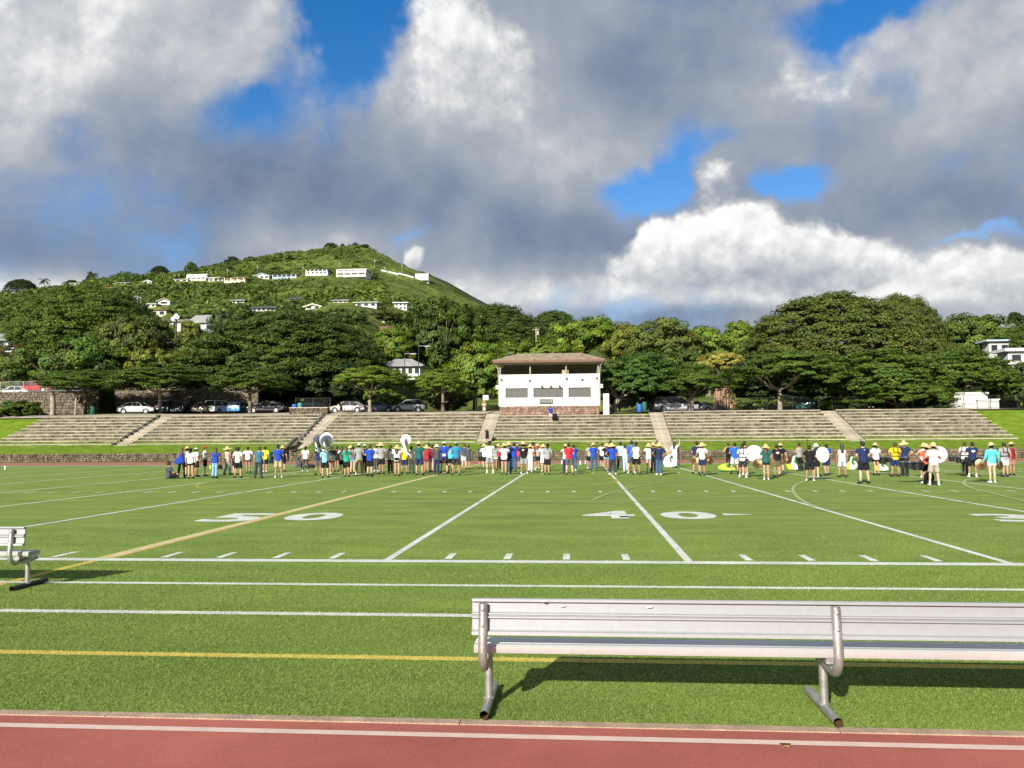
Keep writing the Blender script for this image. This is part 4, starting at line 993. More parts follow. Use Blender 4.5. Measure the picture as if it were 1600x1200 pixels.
fence('black railing around the top of the left stair beside the bins', -32.2, -28.2, 91.2, 5.75, .95, 2.0, m_pipe, 'railing', .03)
stone_wall('low stone block with pale coping in front of the recycling bins', -32.4, -28.0, 89.6, 4.7, 5.5, .8, .4, .26, cap=m_slab)
fence('dark railing at the top of the stair left of the press box', -11.6, -8.8, 91.4, 5.05, 1.5, 1.4, m_dark, 'railing', .035)
fence('short dark railing beside the silver sedan at the stair head', -26.4, -24.6, 90.7, 5.05, 1.2, .9, m_dark, 'railing', .035)
def bin_(label, px, pyb, Y, c, h=1.0, r=.29, z=None, name='rubbish_bin', lid=True):
    p = at(px, pyb, Y); t = empty(name, (p.x, Y, lotz(p.x) if z is None else z), 0, label, 'bin')
    m = mat('bin_%d' % int(c[0]*500+c[1]*5000+c[2]*50000), c, .5, .08)
    mb = MB(); mb.lathe([(r*.86, 0), (r*.92, .03), (r, h*.5), (r*1.02, h*.78), (r*1.0, h*.8)], 14, cap=True); mb.build('barrel', m, t, smooth=True)
    for k in (.25, .5, .72): q = MB(); q.lathe([(r*.95, h*k-.02), (r*1.05, h*k), (r*.95, h*k+.02)], 14); q.build('hoop', m, t, smooth=True)
    if lid: q = MB(); q.lathe([(r*1.06, h*.8), (r*1.06, h*.86), (r*.8, h*.97), (r*.25, h), (.02, h)], 14, cap=True); q.build('lid', m, t, smooth=True)
bin_('blue recycling bin beside the dark green bin, behind the low railing', 460, 640, 92.4, (.03, .10, .42))
bin_('teal green bin right of the blue one, behind the low railing', 469, 640, 92.4, (.05, .27, .22), 1.15)
bin_('blue barrel bin right of the press box', 999, 640, 91.6, (.03, .12, .48), .9)
bin_('dark green barrel bin next to the blue barrel, right of the press box', 1007, 640, 91.6, (.02, .10, .07), 1.15)
bin_('dark green bin under the flat umbrella tree at the left', 145, 645, 91.8, (.015, .09, .05), 1.05, .33)
p = gp(421, 724); bin_('dark green bin standing on the track behind the yellow shirt', 421, 724, p.y, (.012, .07, .04), .95, .32, 0.)
def log(label, px, yt, yb, Y, r, lean=0.):
    a, b = at(px, yb, Y), at(px+lean, yt, Y); t = empty('bare_trunk', (a.x, Y, a.z), 0, label, 'tree trunk')
    mb = MB(); mb.tube([(0, 0, -.6), ((b.x-a.x)*.4+.06, 0, (b.z-a.z)*.4), (b.x-a.x, 0, b.z-a.z)], [r*1.2, r, r*.8], 9); mb.build('stem', m_barkp, t, smooth=60)
    mb = MB(); mb.tube([((b.x-a.x)*.5, 0, (b.z-a.z)*.6), ((b.x-a.x)+.35, .1, (b.z-a.z)*.85)], [r*.5, r*.3], 6); mb.build('stub', m_barkp, t)
log('thick pale cut trunk standing at the left top of the stand', 82, 611, 647, 91.6, .28)
log('thin pale cut trunk left of the split umbrella tree', 117, 620, 647, 91.6, .14, 2)
def pole(label, px, yt, yb, Y, kind, r=.14, m=None):
    a, b = at(px, yb, Y), at(px, yt, Y); h = b.z-a.z; t = empty({'light': 'floodlight_pole', 'lamp': 'street_lamp', 'util': 'utility_pole'}[kind], (a.x, Y, a.z-1.5), 0, label, 'pole')
    mb = MB(); mb.tube([(0, 0, 0), (0, 0, h+1.5)], [r, r*.7], 8); mb.build('shaft', m or m_bark, t, smooth=True)
    if kind == 'light':
        for dx, dz in ((-.3, .15), (.35, .3), (.1, .55)): q = MB(); q.lathe([(.12, -.2), (.3, .15), (.31, .2), (.05, .1)], 10, (dx, -.25, h+1.5+dz-.3), Matrix.Rotation(R(75), 3, 'X')); q.build('floodlight', m_hw, t, smooth=True)
        q = MB(); q.box((.48, 0, h+.1), (.5, .4, 1.15)); q.build('transformer_box', m_hw, t)
        q = MB(); q.tube([(0, 0, h-2.3), (-.6, -.2, h-2.0), (-1.1, -.4, h-2.1)], .05, 6); q.build('lamp_arm', m_hw, t)
    elif kind == 'lamp':
        q = MB(); q.tube([(0, 0, h+1.4), (.5, 0, h+1.45), (1.0, 0, h+1.4)], .05, 6); q.build('arm', m_galv, t)
        q = MB(); q.ell((1.25, 0, h+1.36), .45, .2, .13, 10, 6); q.build('lamp_head', m_frame, t, smooth=True)
    else:
        q = MB(); q.box((0, 0, h+1.1), (max(1.1, h*.18), .12, .14)); q.build('cross_arm', m or m_bark, t)
        q = MB(); q.lathe([(.16, 0), (.18, .1), (.18, .6), (.05, .68)], 8, (.3, 0, h+.2), cap=True); q.build('transformer', m_frame, t, smooth=True)
pole('dark wooden pole with white floodlights left of the broad rain tree', 274, 497, 582, 113, 'light', .17, mat('dark_wood', (.07, .055, .04), .9))
pole('thin lamp post with single head behind the bright umbrella trees', 654, 540, 592, 112, 'lamp', .07, m_pipe)
pole('thin lamp post left of the school building corner', 632, 552, 590, 110, 'lamp', .06, m_pipe)
pole('pale utility pole with transformer above the press box roof', 838, 511, 548, 132, 'util', .15, m_barkp)
for lb, px, yt, yb in (('slim utility pole above the cream house on the ridge', 355, 420, 436), ('utility pole with crossarm left of the pale blue house', 402, 415, 430), ('tiny pole right of the bluish modern house', 473, 416, 430), ('thin pole on the slope above the open bay houses', 530, 408, 420),
                       ('tall thin pole on the bare right slope', 585, 406, 421), ('short pole right of the tall thin slope pole', 601, 417, 426), ('tall pole beside the white retaining wall', 628, 412, 428)):
    Yp = hit(px, yb).y; pole(lb, px, yt, yb, Yp, 'util', .16, m_barkp)
# sign near the stair head
p = at(759, 640, 90.8); t = empty('sign_board', (p.x, 90.8, lotz(p.x)), 0, 'blank white sign board on a post left of the press box', 'sign')
mb = MB(); mb.tube([(0, 0, 0), (0, 0, 1.1)], .04, 6); mb.build('post', m_pipe, t); mb = MB(); mb.box((0, -.05, 1.45), (.62, .04, .56)); mb.build('board', m_wall, t)
# low shrubs
tree('small', 'dark low hedge in the shade at the left edge below the stone wall', 20, 628, 651, 75, 92.5, DK, 0, name='hedge', gz=5., cat='hedge')
tree('small', 'green shrub at the right end of the dark hedge', 52, 634, 648, 26, 92, MID, 1, name='shrub', gz=5., cat='shrub')
tree('small', 'clipped bright green hedge behind the dark blue sedan', 604, 612, 634, 60, 101, LIT, 2, name='hedge', gz=5., cat='hedge')
tree('small', 'dry brown bush under the umbrella tree left of the press box', 694, 615, 638, 36, 98, (.16, .13, .07), 0, name='shrub', gz=5., cat='shrub')
tree('small', 'low green shrubs right of the pink rooted tree', 1185, 622, 640, 60, 95, MID, 1, name='shrub', cat='shrub')
tree('small', 'dark shrub under the wide umbrella tree, mid right', 1330, 622, 642, 80, 94, DK, 2, name='shrub', cat='shrub')
tree('small', 'leafy hedge behind the fence at the far right', 1575, 600, 642, 70, 97, MID, 0, name='hedge', cat='hedge')
tree('small', 'yellow shrubs beside the upper road at the left edge', 10, 598, 616, 60, 106, YEL, 1, name='shrub', gz=8.2, cat='shrub')
tree('small', 'dark brush behind the bins right of the press box', 1010, 600, 640, 80, 99, DKB, 1, name='shrub', cat='shrub')
tree('small', 'dark brush beside the gate right of the press box', 968, 610, 641, 50, 97, DK, 2, name='shrub', cat='shrub')

# ------------------------------------------------------------------ parked cars
m_tyre = mat('tyre', (.02, .02, .02), .9, .1); m_rim = mat('rim', (.42, .42, .42), .35, .1, metal=.7)
m_hl = mat('headlight', (.75, .75, .72), .2, .05); m_tl = mat('taillight', (.30, .012, .012), .3, .1); m_plate = mat('plate', (.6, .6, .55), .6, .05)
def car(label, px, pyb, Y, rz, kind, c, z=None, cat='car'):
    L, W, Ht = {'sedan': (4.45, 1.76, 1.42), 'suv': (4.5, 1.85, 1.70), 'hatch': (4.0, 1.72, 1.50), 'van': (4.9, 1.9, 1.78), 'pickup': (4.9, 1.8, 1.62)}[kind]
    p = at(px, pyb, Y); t = empty({'sedan': 'sedan', 'suv': 'suv', 'hatch': 'hatchback', 'van': 'van', 'pickup': 'pickup_truck'}[kind], (p.x, Y, z if z is not None else lotz(p.x)+(Y-91)*.008), rz, label, cat, 'cars parked above the stand')
    m = mat('paint_%d_%d_%d' % tuple(int(v*999) for v in c), c, .28, .04, 2., metal=.25, spec=.5, coat=.6)
    hw = W/2; belt = {'sedan': .92, 'suv': 1.05, 'hatch': .95, 'van': 1.05, 'pickup': .98}[kind]
    bel = {'sedan': [(-.5, .72, .86), (-.485, .86, .95), (-.36, .97, 1.), (-.2, belt, 1.), (.2, belt, 1.), (.34, .88, .99), (.46, .74, .92), (.5, .58, .80)],
           'suv': [(-.5, .95, .9), (-.49, 1.02, .96), (-.3, belt, 1.), (.2, belt, 1.), (.3, 1.03, 1.), (.46, .92, .95), (.5, .72, .84)],
           'hatch': [(-.5, .80, .88), (-.49, .95, .95), (-.3, belt, 1.), (.2, belt, 1.), (.3, .92, .99), (.46, .76, .92), (.5, .58, .82)],
           'van': [(-.5, 1.0, .92), (-.49, 1.04, .97), (-.3, belt, 1.), (.25, belt, 1.), (.36, .98, 1.), (.47, .80, .93), (.5, .62, .84)],
           'pickup': [(-.5, .95, .95), (-.49, 1., .98), (-.1, 1., 1.), (.0, belt, 1.), (.2, belt, 1.), (.28, .98, 1.), (.47, .90, .95), (.5, .70, .88)]}[kind]
    rr = []
    for fx, zt, fw in bel:
        w = hw*fw; zb = .24 if abs(fx) < .46 else .34
        rr.append([(fx*L, y, z_) for y, z_ in ((-w*.9, zb), (w*.9, zb), (w, zb+.12), (w*1.0, (zb+zt)/2), (w*.97, zt-.10), (w*.86, zt), (-w*.86, zt), (-w*.97, zt-.10), (-w, (zb+zt)/2), (-w, zb+.12))])
    mb = MB(); mb.rings(rr); mb.build('body', m, t, smooth=35)
    gb = {'sedan': (-.40, .22, -.22, .08), 'suv': (-.48, .22, -.42, .06), 'hatch': (-.46, .24, -.34, .08), 'van': (-.48, .33, -.44, .12), 'pickup': (-.10, .22, -.06, .09)}[kind]
    bx0, bx1, tx0, tx1 = (v*L for v in gb); w0, w1 = hw*.88, hw*.70
    b4 = [(bx0, -w0, belt-.03), (bx1, -w0, belt-.03), (bx1, w0, belt-.03), (bx0, w0, belt-.03)]; t4 = [(tx0, -w1, Ht-.05), (tx1, -w1, Ht-.05), (tx1, w1, Ht-.05), (tx0, w1, Ht-.05)]
    mb = MB(); mb.rings([b4, t4]); mb.build('windows', m_glass, t)
    mb = MB(); mb.rings([[(x*1.01, y*1.03, z_-.02) for x, y, z_ in t4], [(x*1.01, y*1.03, z_+.02) for x, y, z_ in t4], [(x*.92, y*.85, Ht) for x, y, z_ in t4]]); mb.build('roof', m, t, smooth=50)
    for a, b in zip(b4, t4): mb = MB(); mb.tube([a, b], .045, 5); mb.build('pillar', m, t)
    for s in (-1, 1):
        xm = (bx0+bx1)/2; mb = MB(); mb.tube([(xm, s*w0*1.0, belt-.03), ((tx0+tx1)/2, s*w1*1.01, Ht-.05)], .035, 5); mb.build('pillar', m, t)
        mb = MB(); mb.box((bx1*.92, s*(hw+.06), belt+.06), (.14, .2, .12)); mb.build('mirror', m, t)
        mb = MB(); mb.box((L*.482, s*hw*.62, .68 if kind in ('sedan', 'hatch') else .80), (.1, .34, .13)); mb.build('headlight', m_hl, t)
        mb = MB(); mb.box((-L*.49, s*hw*.72, .82 if kind in ('sedan', 'hatch') else .95), (.07, .26, .18)); mb.build('taillight', m_tl, t)
        mb = MB(); mb.box(((bx0+bx1)/2-.15, s*(hw*1.0+.005), belt-.22), (.2, .03, .035)); mb.build('door_handle', m_dark, t)
    for s in (-1, 1):
        for fx in (-.30, .31):
            wr = .33 if kind != 'pickup' else .36
            o = empty('wheel', (fx*L, s*(hw-.08), wr)); o.parent = t; Mx = Matrix.Rotation(R(90), 3, 'X')
            q = MB(); q.lathe([(wr*.62, -.1), (wr*.95, -.1), (wr, -.06), (wr, .06), (wr*.95, .1), (wr*.62, .1)], 18, M=Mx); q.build('tyre', m_tyre, o, smooth=True)
            q = MB(); q.lathe([(.02, .0), (.09, .04*1), (wr*.6, .07), (wr*.64, .095)], 14, M=Matrix.Rotation(R(-90*s), 3, 'X'), cap=True); q.build('rim', m_rim, o, smooth=True)
            q = MB(); q.lathe([(.02, .0), (wr+.05, .0)], 16, (fx*L, s*(hw+.004), wr+.02), M=Matrix.Rotation(R(-90*s), 3, 'X')); q.build('wheel_arch', m_dark, t)
    mb = MB(); mb.box((-L*.502, 0, .62), (.02, .34, .16)); mb.build('number_plate', m_plate, t)
    mb = MB(); mb.box((L*.495, 0, .42), (.06, W*.6, .2)); mb.build('grille', m_dark, t)
    if kind == 'pickup':
        mb = MB(); mb.box((-.30*L, 0, 1.0), (.36*L, W*.8, .03)); mb.build('cargo_bed', m_dark, t)
car('white sedan parked side on behind the left end of the stand', 216, 647, 93.0, 0., 'sedan', (.72, .72, .70))
car('blue grey suv parked nose in, left end of the row', 265, 643, 97.0, R(92), 'suv', (.16, .21, .30))
car('dark brown suv parked second from the left in the row', 291, 643, 97.0, R(88), 'suv', (.05, .045, .045))
car('beige sedan parked nose in beside the dark brown suv', 321, 643, 97.0, R(90), 'sedan', (.34, .29, .22))
car('white suv with rear spare wheel cover in the row', 345, 640, 98.0, R(75), 'suv', (.72, .72, .70))
car('bright blue hatchback parked nose in', 374, 640, 97.5, R(92), 'hatch', (.07, .22, .46))
car('dark grey sedan parked side on left of the bins', 418, 644, 94.0, PI, 'sedan', (.055, .055, .058))
car('dark sedan in deep shade behind the low railing', 487, 640, 99.0, R(90), 'sedan', (.06, .06, .07))
car('silver beige sedan right of the left stair head', 544, 637, 97.0, PI, 'sedan', (.47, .44, .38))
car('dark blue grey sedan behind the bright umbrella tree', 592, 638, 98.0, 0., 'sedan', (.07, .085, .12))
car('silver hatchback right of the bright umbrella tree', 640, 638, 96.0, PI, 'hatch', (.42, .42, .42))
car('silver van parked right of the press box', 1056, 641, 95.0, 0., 'van', (.44, .44, .43), cat='van')
car('pale sedan nose showing behind the silver van', 1086, 641, 98.5, 0., 'sedan', (.50, .48, .44))
car('red pickup on the upper road at the left edge', 57, 617, 99.6, PI, 'pickup', (.42, .02, .025), 8.17, 'pickup')
car('white sedan half hidden in front of the red pickup', 24, 619, 99.0, PI, 'sedan', (.72, .72, .70), 7.6)
car('silver van farther back on the upper road', 46, 604, 107.5, 0., 'van', (.45, .47, .50), 8.4, 'van')
car('dark green cart parked under the umbrella trees at the right', 1258, 641, 97.0, R(70), 'hatch', (.02, .13, .10), cat='cart')
# ------------------------------------------------------------------ people
V = Vector
def tap(mb, p0, r0, p1, r1, n=9, flat=False, sq=1.):
    p0, p1 = V(p0), V(p1); t = (p1-p0).normalized()
    if flat: mb.tube([p0, p1], [r0, r1], n); return
    pts = [p0-t*r0*.95, p0-t*r0*.6, p0, p0.lerp(p1, .5), p1, p1+t*r1*.6, p1+t*r1*.95]
    mb.tube(pts, [r0*.25, r0*.78, r0, (r0+r1)/2, r1, r1*.78, r1*.25], n)
def ringz(z, rx, ry, y=0., n=14, x=0.):
    return [(x+rx*math.cos(2*PI*k/n), y+ry*math.sin(2*PI*k/n), z) for k in range(n)]
ARMS = {'S': ((.25, -.03, 1.13), (.265, .05, .89)), 'H': ((.39, -.09, 1.17), (.21, .07, 1.03)), 'F': ((.26, .03, 1.14), (.12, .27, 1.17)), 'P': ((.28, .15, 1.27), (.075, .29, 1.44)),
        'C': ((.29, -.05, 1.15), (.34, .07, .93)), 'D': ((.29, .06, 1.16), (.25, .32, 1.13)), 'X': ((.30, .10, 1.24), (.10, .17, 1.54)), 'U': ((.25, -.03, 1.13), (.265, .05, .89)), 'K': ((.26, -.08, 1.14), (.27, .04, .91))}
LEGS = {'1': (((.095, .01, .50), (.10, -.01, .09)),)*2, '2': (((.14, .03, .50), (.17, .0, .09)),)*2, '3': (((.10, .10, .51), (.11, .12, .09)), ((.10, .02, .50), (.11, -.16, .10)))}
class Pose:
    def __init__(s, code):
        a, l = code[0], code[1]; s.code = code; s.sit = code == 'ST'
        s.sh = {k: V((k*.185, 0, 1.415)) for k in (1, -1)}
        if s.sit:
            s.el = {k: V((k*.27, .14, 1.10)) for k in (1, -1)}; s.wr = {k: V((k*.14, .34, 1.02)) for k in (1, -1)}
            s.hip = {k: V((k*.10, 0, .92)) for k in (1, -1)}
            s.kn = {1: V((.34, .34, 1.05)), -1: V((-.34, .34, 1.02))}; s.an = {1: V((.02, .44, .86)), -1: V((-.10, .30, .86))}; s.toe = {1: V((-.12, .50, .84)), -1: V((.05, .36, .84))}
            return
        e, w = ARMS[a]; s.el = {k: V((k*e[0], e[1], e[2])) for k in (1, -1)}; s.wr = {k: V((k*w[0], w[1], w[2])) for k in (1, -1)}
        if a == 'U': s.el[1] = V((.30, .10, 1.60)); s.wr[1] = V((.27, .24, 1.82))
        if a == 'K': s.wr[-1] = V((-.24, .12, .93))
        s.hip = {k: V((k*.09, 0, .92)) for k in (1, -1)}
        s.kn = {}; s.an = {}; s.toe = {}
        for k, i in ((1, 0), (-1, 1)):
            kn, an = LEGS[l][i]; s.kn[k] = V((k*kn[0], kn[1], kn[2])); s.an[k] = V((k*an[0], an[1], an[2])); s.toe[k] = s.an[k]+V((k*.035, .15, -.055))
def torso(mb, g=0., z0=.83, z1=1.47):
    prof = [(.83, .150, .105), (.90, .172, .118), (.97, .168, .116), (1.06, .148, .104), (1.16, .152, .108), (1.28, .172, .116), (1.36, .180, .112), (1.42, .150, .092), (1.455, .085, .070), (1.50, .055, .056)]
    zs = sorted({z0, z1} | {p[0] for p in prof if z0 < p[0] < z1})
    mb.rings([ringz(z, np.interp(z, [p[0] for p in prof], [p[1] for p in prof])+g, np.interp(z, [p[0] for p in prof], [p[2] for p in prof])+g, -.012 if z > 1.2 else 0.) for z in zs])
def body_mesh(P):
    mb = MB(); torso(mb)
    mb.tube([(0, -.01, 1.42), (0, .0, 1.55)], [.058, .052], 10)
    mb.ell((0, .012, 1.612), .076, .096, .108, 14, 10); mb.ell((0, .04, 1.555), .052, .06, .05, 10, 7)      # skull, jaw
    tap(mb, (0, .104, 1.62), .010, (0, .120, 1.588), .014, 6)                                               # nose
    for k in (1, -1): mb.ell((k*.078, .0, 1.60), .012, .022, .032, 8, 6)
    mb.ell((0, .097, 1.560), .024, .014, .010, 8, 6); mb.ell((0, .085, 1.645), .055, .022, .014, 8, 6)        # lips, brow
    for k in (1, -1):
        sh, el, wr = P.sh[k], P.el[k], P.wr[k]
        tap(mb, sh-V((k*.03, 0, 0)), .056, el, .040); tap(mb, el, .040, wr, .026)
        d = (wr-el).normalized(); lat = V((0, 1, 0))-d*d.y
        lat = lat.normalized() if lat.length > .3 else V((-k, 0, 0)); inn = d.cross(lat)*(1 if d.cross(lat).x*k < 0 else -1)
        pc = wr+d*.055
        tap(mb, wr+d*.01, .022, wr+d*.09, .020, 8); tap(mb, wr+d*.03+lat*.018, .017, wr+d*.09+lat*.022, .016, 7); tap(mb, wr+d*.03-lat*.018, .017, wr+d*.09-lat*.022, .016, 7)
        for i, ln in enumerate((.070, .080, .075, .058)):
            b = wr+d*.095+lat*(.030-.020*i); m_ = b+d*ln*.55+inn*.012; tap(mb, b, .0088, m_, .0082, 6); tap(mb, m_, .0082, m_+d*ln*.38+inn*.026, .007, 6)
        b = wr+d*.035+lat*.034; m_ = b+d*.03+lat*.024+inn*.008; tap(mb, b, .011, m_, .010, 6); tap(mb, m_, .010, m_+d*.03+inn*.012, .008, 6)
        hp, kn, an, to = P.hip[k], P.kn[k], P.an[k], P.toe[k]
        tap(mb, hp, .088, kn, .055); tap(mb, kn, .056, kn.lerp(an, .3)+V((0, -.012, 0)), .056); tap(mb, kn.lerp(an, .3)+V((0, -.012, 0)), .056, an, .034)
        tap(mb, an+V((0, -.035, -.05)), .034, to, .030, 8)
    return mb
def remesh(mb, name, vox, dec=1.):
    me = mb.mesh(name); o = bpy.data.objects.new('tmp', me); COL.objects.link(o)
    m = o.modifiers.new('r', 'REMESH'); m.mode = 'VOXEL'; m.voxel_size = vox; m.use_smooth_shade = True
    s = o.modifiers.new('s', 'SMOOTH'); s.iterations = 2; s.factor = .5
    if dec < 1: d = o.modifiers.new('d', 'DECIMATE'); d.ratio = dec
    r = bpy.data.meshes.new_from_object(o.evaluated_get(bpy.context.evaluated_depsgraph_get())); r.name = name
    bpy.data.objects.remove(o); r.polygons.foreach_set('use_smooth', [True]*len(r.polygons)); r.materials.clear(); return r
def garment(P, kind):
    mb = MB()
    if kind in ('tee', 'long', 'tank'):
        torso(mb, .020, .86, 1.45)
        mb.rings([ringz(.85, .186, .132), ringz(.95, .192, .138), ringz(1.1, .172, .128)])
        if kind != 'tank':
            for k in (1, -1):
                sh, el, wr = P.sh[k], P.el[k], P.wr[k]
                tap(mb, sh-V((k*.06, 0, -.0)), .072, sh.lerp(el, .25), .070)
                mb.tube([sh, sh.lerp(el, .35), sh.lerp(el, .66)], [.070, .070, .072], 10)
                if kind == 'long': tap(mb, sh, .066, el, .052); tap(mb, el, .052, wr, .038)
    else:
        low = {'sh': .86, 'ss': .38, 'pa': 1.9, 'le': 1.9}[kind]; g = .006 if kind == 'le' else .016
        torso(mb, g, .80, 1.00)
        for k in (1, -1):
            hp, kn, an = P.hip[k], P.kn[k], P.an[k]; f = {'sh': .024, 'ss': .016, 'pa': .020, 'le': .005}[kind]
            if low < 1: mb.tube([hp+V((0, 0, .02)), hp.lerp(kn, low*.5), hp.lerp(kn, low)], [.092+f*.6, .092+f*.7 if kind == 'sh' else .09+f, .078+f*1.6 if kind == 'sh' else .088+f], 12)
            else:
                tap(mb, hp, .090+f*.6, kn, .060+f); mb.tube([kn+V((0, 0, .02)), kn.lerp(an, .35), kn.lerp(an, .93)], [.062+f, .060+f, .044+f*1.5], 12)
    return remesh(mb, {'tee': 'shirt', 'long': 'shirt', 'tank': 'tank_top', 'sh': 'shorts', 'ss': 'shorts', 'pa': 'trousers', 'le': 'leggings'}[kind], .0135, .55)
def shoes(P, sock):
    mb = MB()
    for k in (1, -1):
        an, to = P.an[k], P.toe[k]
        if sock: tap(mb, an+V((0, 0, .09)), .042, an+V((0, -.01, -.02)), .042, 9)
        tap(mb, an+V((0, -.04, -.045)), .044, to+V((0, .01, .0)), .038, 9); tap(mb, an+V((0, -.01, -.01)), .042, an.lerp(to, .5), .038, 8)
        if not P.sit: mb.box(an.lerp(to, .5)+V((0, 0, -.052)), (.088, .27, .02))
    return remesh(mb, 'shoes', .0125, .7)
def hair_mesh(kind):
    mb = MB()
    mb.ell((0, -.012, 1.628), .090, .104, .112, 14, 9); mb.ell((0, -.045, 1.585), .078, .07, .085, 12, 8)
    if kind in ('l', 'p'):
        if kind == 'l':
            mb.rings([ringz(1.66, .085, .06, -.05), ringz(1.56, .095, .055, -.075), ringz(1.45, .10, .045, -.105), ringz(1.33, .085, .035, -.135), ringz(1.25, .05, .022, -.14)])
        else:
            mb.ell((0, -.115, 1.66), .035, .035, .035, 8, 6); mb.tube([(0, -.12, 1.66), (0, -.165, 1.60), (0, -.17, 1.48), (0, -.155, 1.36)], [.03, .038, .034, .012], 8)
    # leave the face free
    me = remesh(mb, 'hair', .013, .6)
    bm = bmesh.new(); bm.from_mesh(me); dl = [v for v in bm.verts if v.co.y > .062 and v.co.z < 1.672]; bmesh.ops.delete(bm, geom=dl, context='VERTS'); bm.to_mesh(me); bm.free(); return me
def hat_mesh(kind):
    mb = MB(); n = 28
    if kind == 'straw':
        prof = [(.02, .118), (.055, .114), (.085, .09), (.098, .04), (.104, .0), (.15, -.012), (.205, -.028), (.235, -.052), (.228, -.058), (.15, -.026), (.10, -.014)]
        rr = []
        for r, z in prof: rr.append([(r*math.cos(2*PI*k/n), r*1.06*math.sin(2*PI*k/n), z+(.018*math.sin(4*PI*k/n+.6) if r > .14 else 0)) for k in range(n)])
        mb.rings(rr); nm = 'straw_hat'
    elif kind == 'cap':
        mb.lathe([(.02, .082), (.06, .07), (.09, .035), (.101, -.015), (.097, -.02)], n, cap=True)
        mb.rings([[(.085*math.cos(a), .06+.05*math.sin(a), -.012) for a in np.linspace(0, PI, 9)], [(.08*math.cos(a), .085+.12*math.sin(a), -.03) for a in np.linspace(0, PI, 9)]], cap=False, close=False); mb.rings([[(.085*math.cos(a), .06+.05*math.sin(a), -.020) for a in np.linspace(0, PI, 9)], [(.08*math.cos(a), .085+.12*math.sin(a), -.038) for a in np.linspace(0, PI, 9)]], cap=False, close=False); nm = 'cap'
    else:
        mb.lathe([(.02, .10), (.07, .098), (.095, .05), (.105, .0), (.16, -.05), (.156, -.055), (.10, -.01)], n, cap=True); nm = 'bucket_hat'
    return mb.mesh(nm, smooth=50)
PCACHE = {}
def cached(key, fn):
    if key not in PCACHE: PCACHE[key] = fn()
    return PCACHE[key]
W_, GR, LG, DG, BK = (.68, .68, .66), (.27, .28, .29), (.48, .48, .46), (.065, .07, .08), (.014, .014, .016)
NV, BL, RB, TB, SB, TQ = (.018, .028, .085), (.025, .11, .52), (.02, .06, .36), (.03, .19, .34), (.20, .46, .62), (.09, .52, .56)
GN, DGN, YL, GO, RD, MR, PK, OR = (.02, .30, .18), (.018, .10, .095), (.72, .70, .05), (.75, .47, .02), (.42, .025, .04), (.17, .018, .03), (.58, .05, .09), (.58, .11, .055)
KH, JE, LJ, OL = (.40, .33, .21), (.045, .095, .19), (.20, .38, .52), (.11, .10, .055)
STR, HB, HBR = (.54, .41, .20), (.012, .010, .009), (.055, .028, .014)
SK = ((.42, .24, .155), (.32, .175, .105), (.52, .33, .23))
m_skin = [mat('skin_%d' % i, c, .6, .08, 9., spec=.3) for i, c in enumerate(SK)]
m_straw = mat('straw', STR, .85, .22, 30., .3, 90.)
PEOPLE = {}
def person(key, px, fy, hy, pose, rz, top, topk, bot, botk, head, label, skin=0, hair=HB, z=0., h=None, sock=None, hatc=None):
    g = gp(px, fy, z); d = g.y
    P = cached(('P', pose), lambda: Pose(pose))
    if h is None:
        topz = at(px, hy, d).z-z; hat = head[0] in 'Sc'
        h = min(1.88, max(1.50, topz-(.045 if head.startswith('S') else .02 if hat else 0)))
    s = h/1.72
    bd = cached(('body', pose), lambda: remesh(body_mesh(P), 'person', .0098, .4))
    o = put('person', bd, None, m_skin[skin], (g.x, g.y, z+(-.815*s if P.sit else .012*s)), (R(random.uniform(-2.5, 2.5)), R(random.uniform(-2, 2)), R(rz)), (s*random.uniform(.95, 1.05), s, s))
    tag(o, label, 'person', 'band members and helpers on the field')
    def kid(gm, c, **k): return put(gm.name.split('.')[0], gm, o, c if not isinstance(c, tuple) else cloth(c), **k)
    if top: kid(cached((topk, pose), lambda: garment(P, topk)), top)
    kid(cached((botk, pose), lambda: garment(P, botk)), bot)
    kid(cached(('shoe', pose, bool(sock)), lambda: shoes(P, bool(sock))), sock or ((.03, .03, .032) if int(px) % 3 else (.6, .6, .58)))
    hk = {'s': 's', 'l': 'l', 'p': 'p'}.get(head[-1], 's')
    kid(cached(('hair', hk), lambda: hair_mesh(hk)), mat('hair_%d' % int(hair[0]*1000), hair, .55, .2, 30., spec=.4))
    if head[0] == 'S': kid(cached('straw', lambda: hat_mesh('straw')), m_straw, loc=(0, -.012, 1.668), rot=(random.uniform(-.05, .22), random.uniform(-.1, .1), random.uniform(0, 6)), scale=(1.04,)*3 if head[1] != 'B' else (1.3, 1.3, 1.1))
    if head[0] == 'c': kid(cached('cap', lambda: hat_mesh('cap')), hatc or (.6, .6, .58), loc=(0, -.01, 1.655))
    if head[0] == 'b': kid(cached('bucket', lambda: hat_mesh('bucket')), hatc or (.66, .66, .64), loc=(0, -.012, 1.65))
    PEOPLE[key] = o; return o
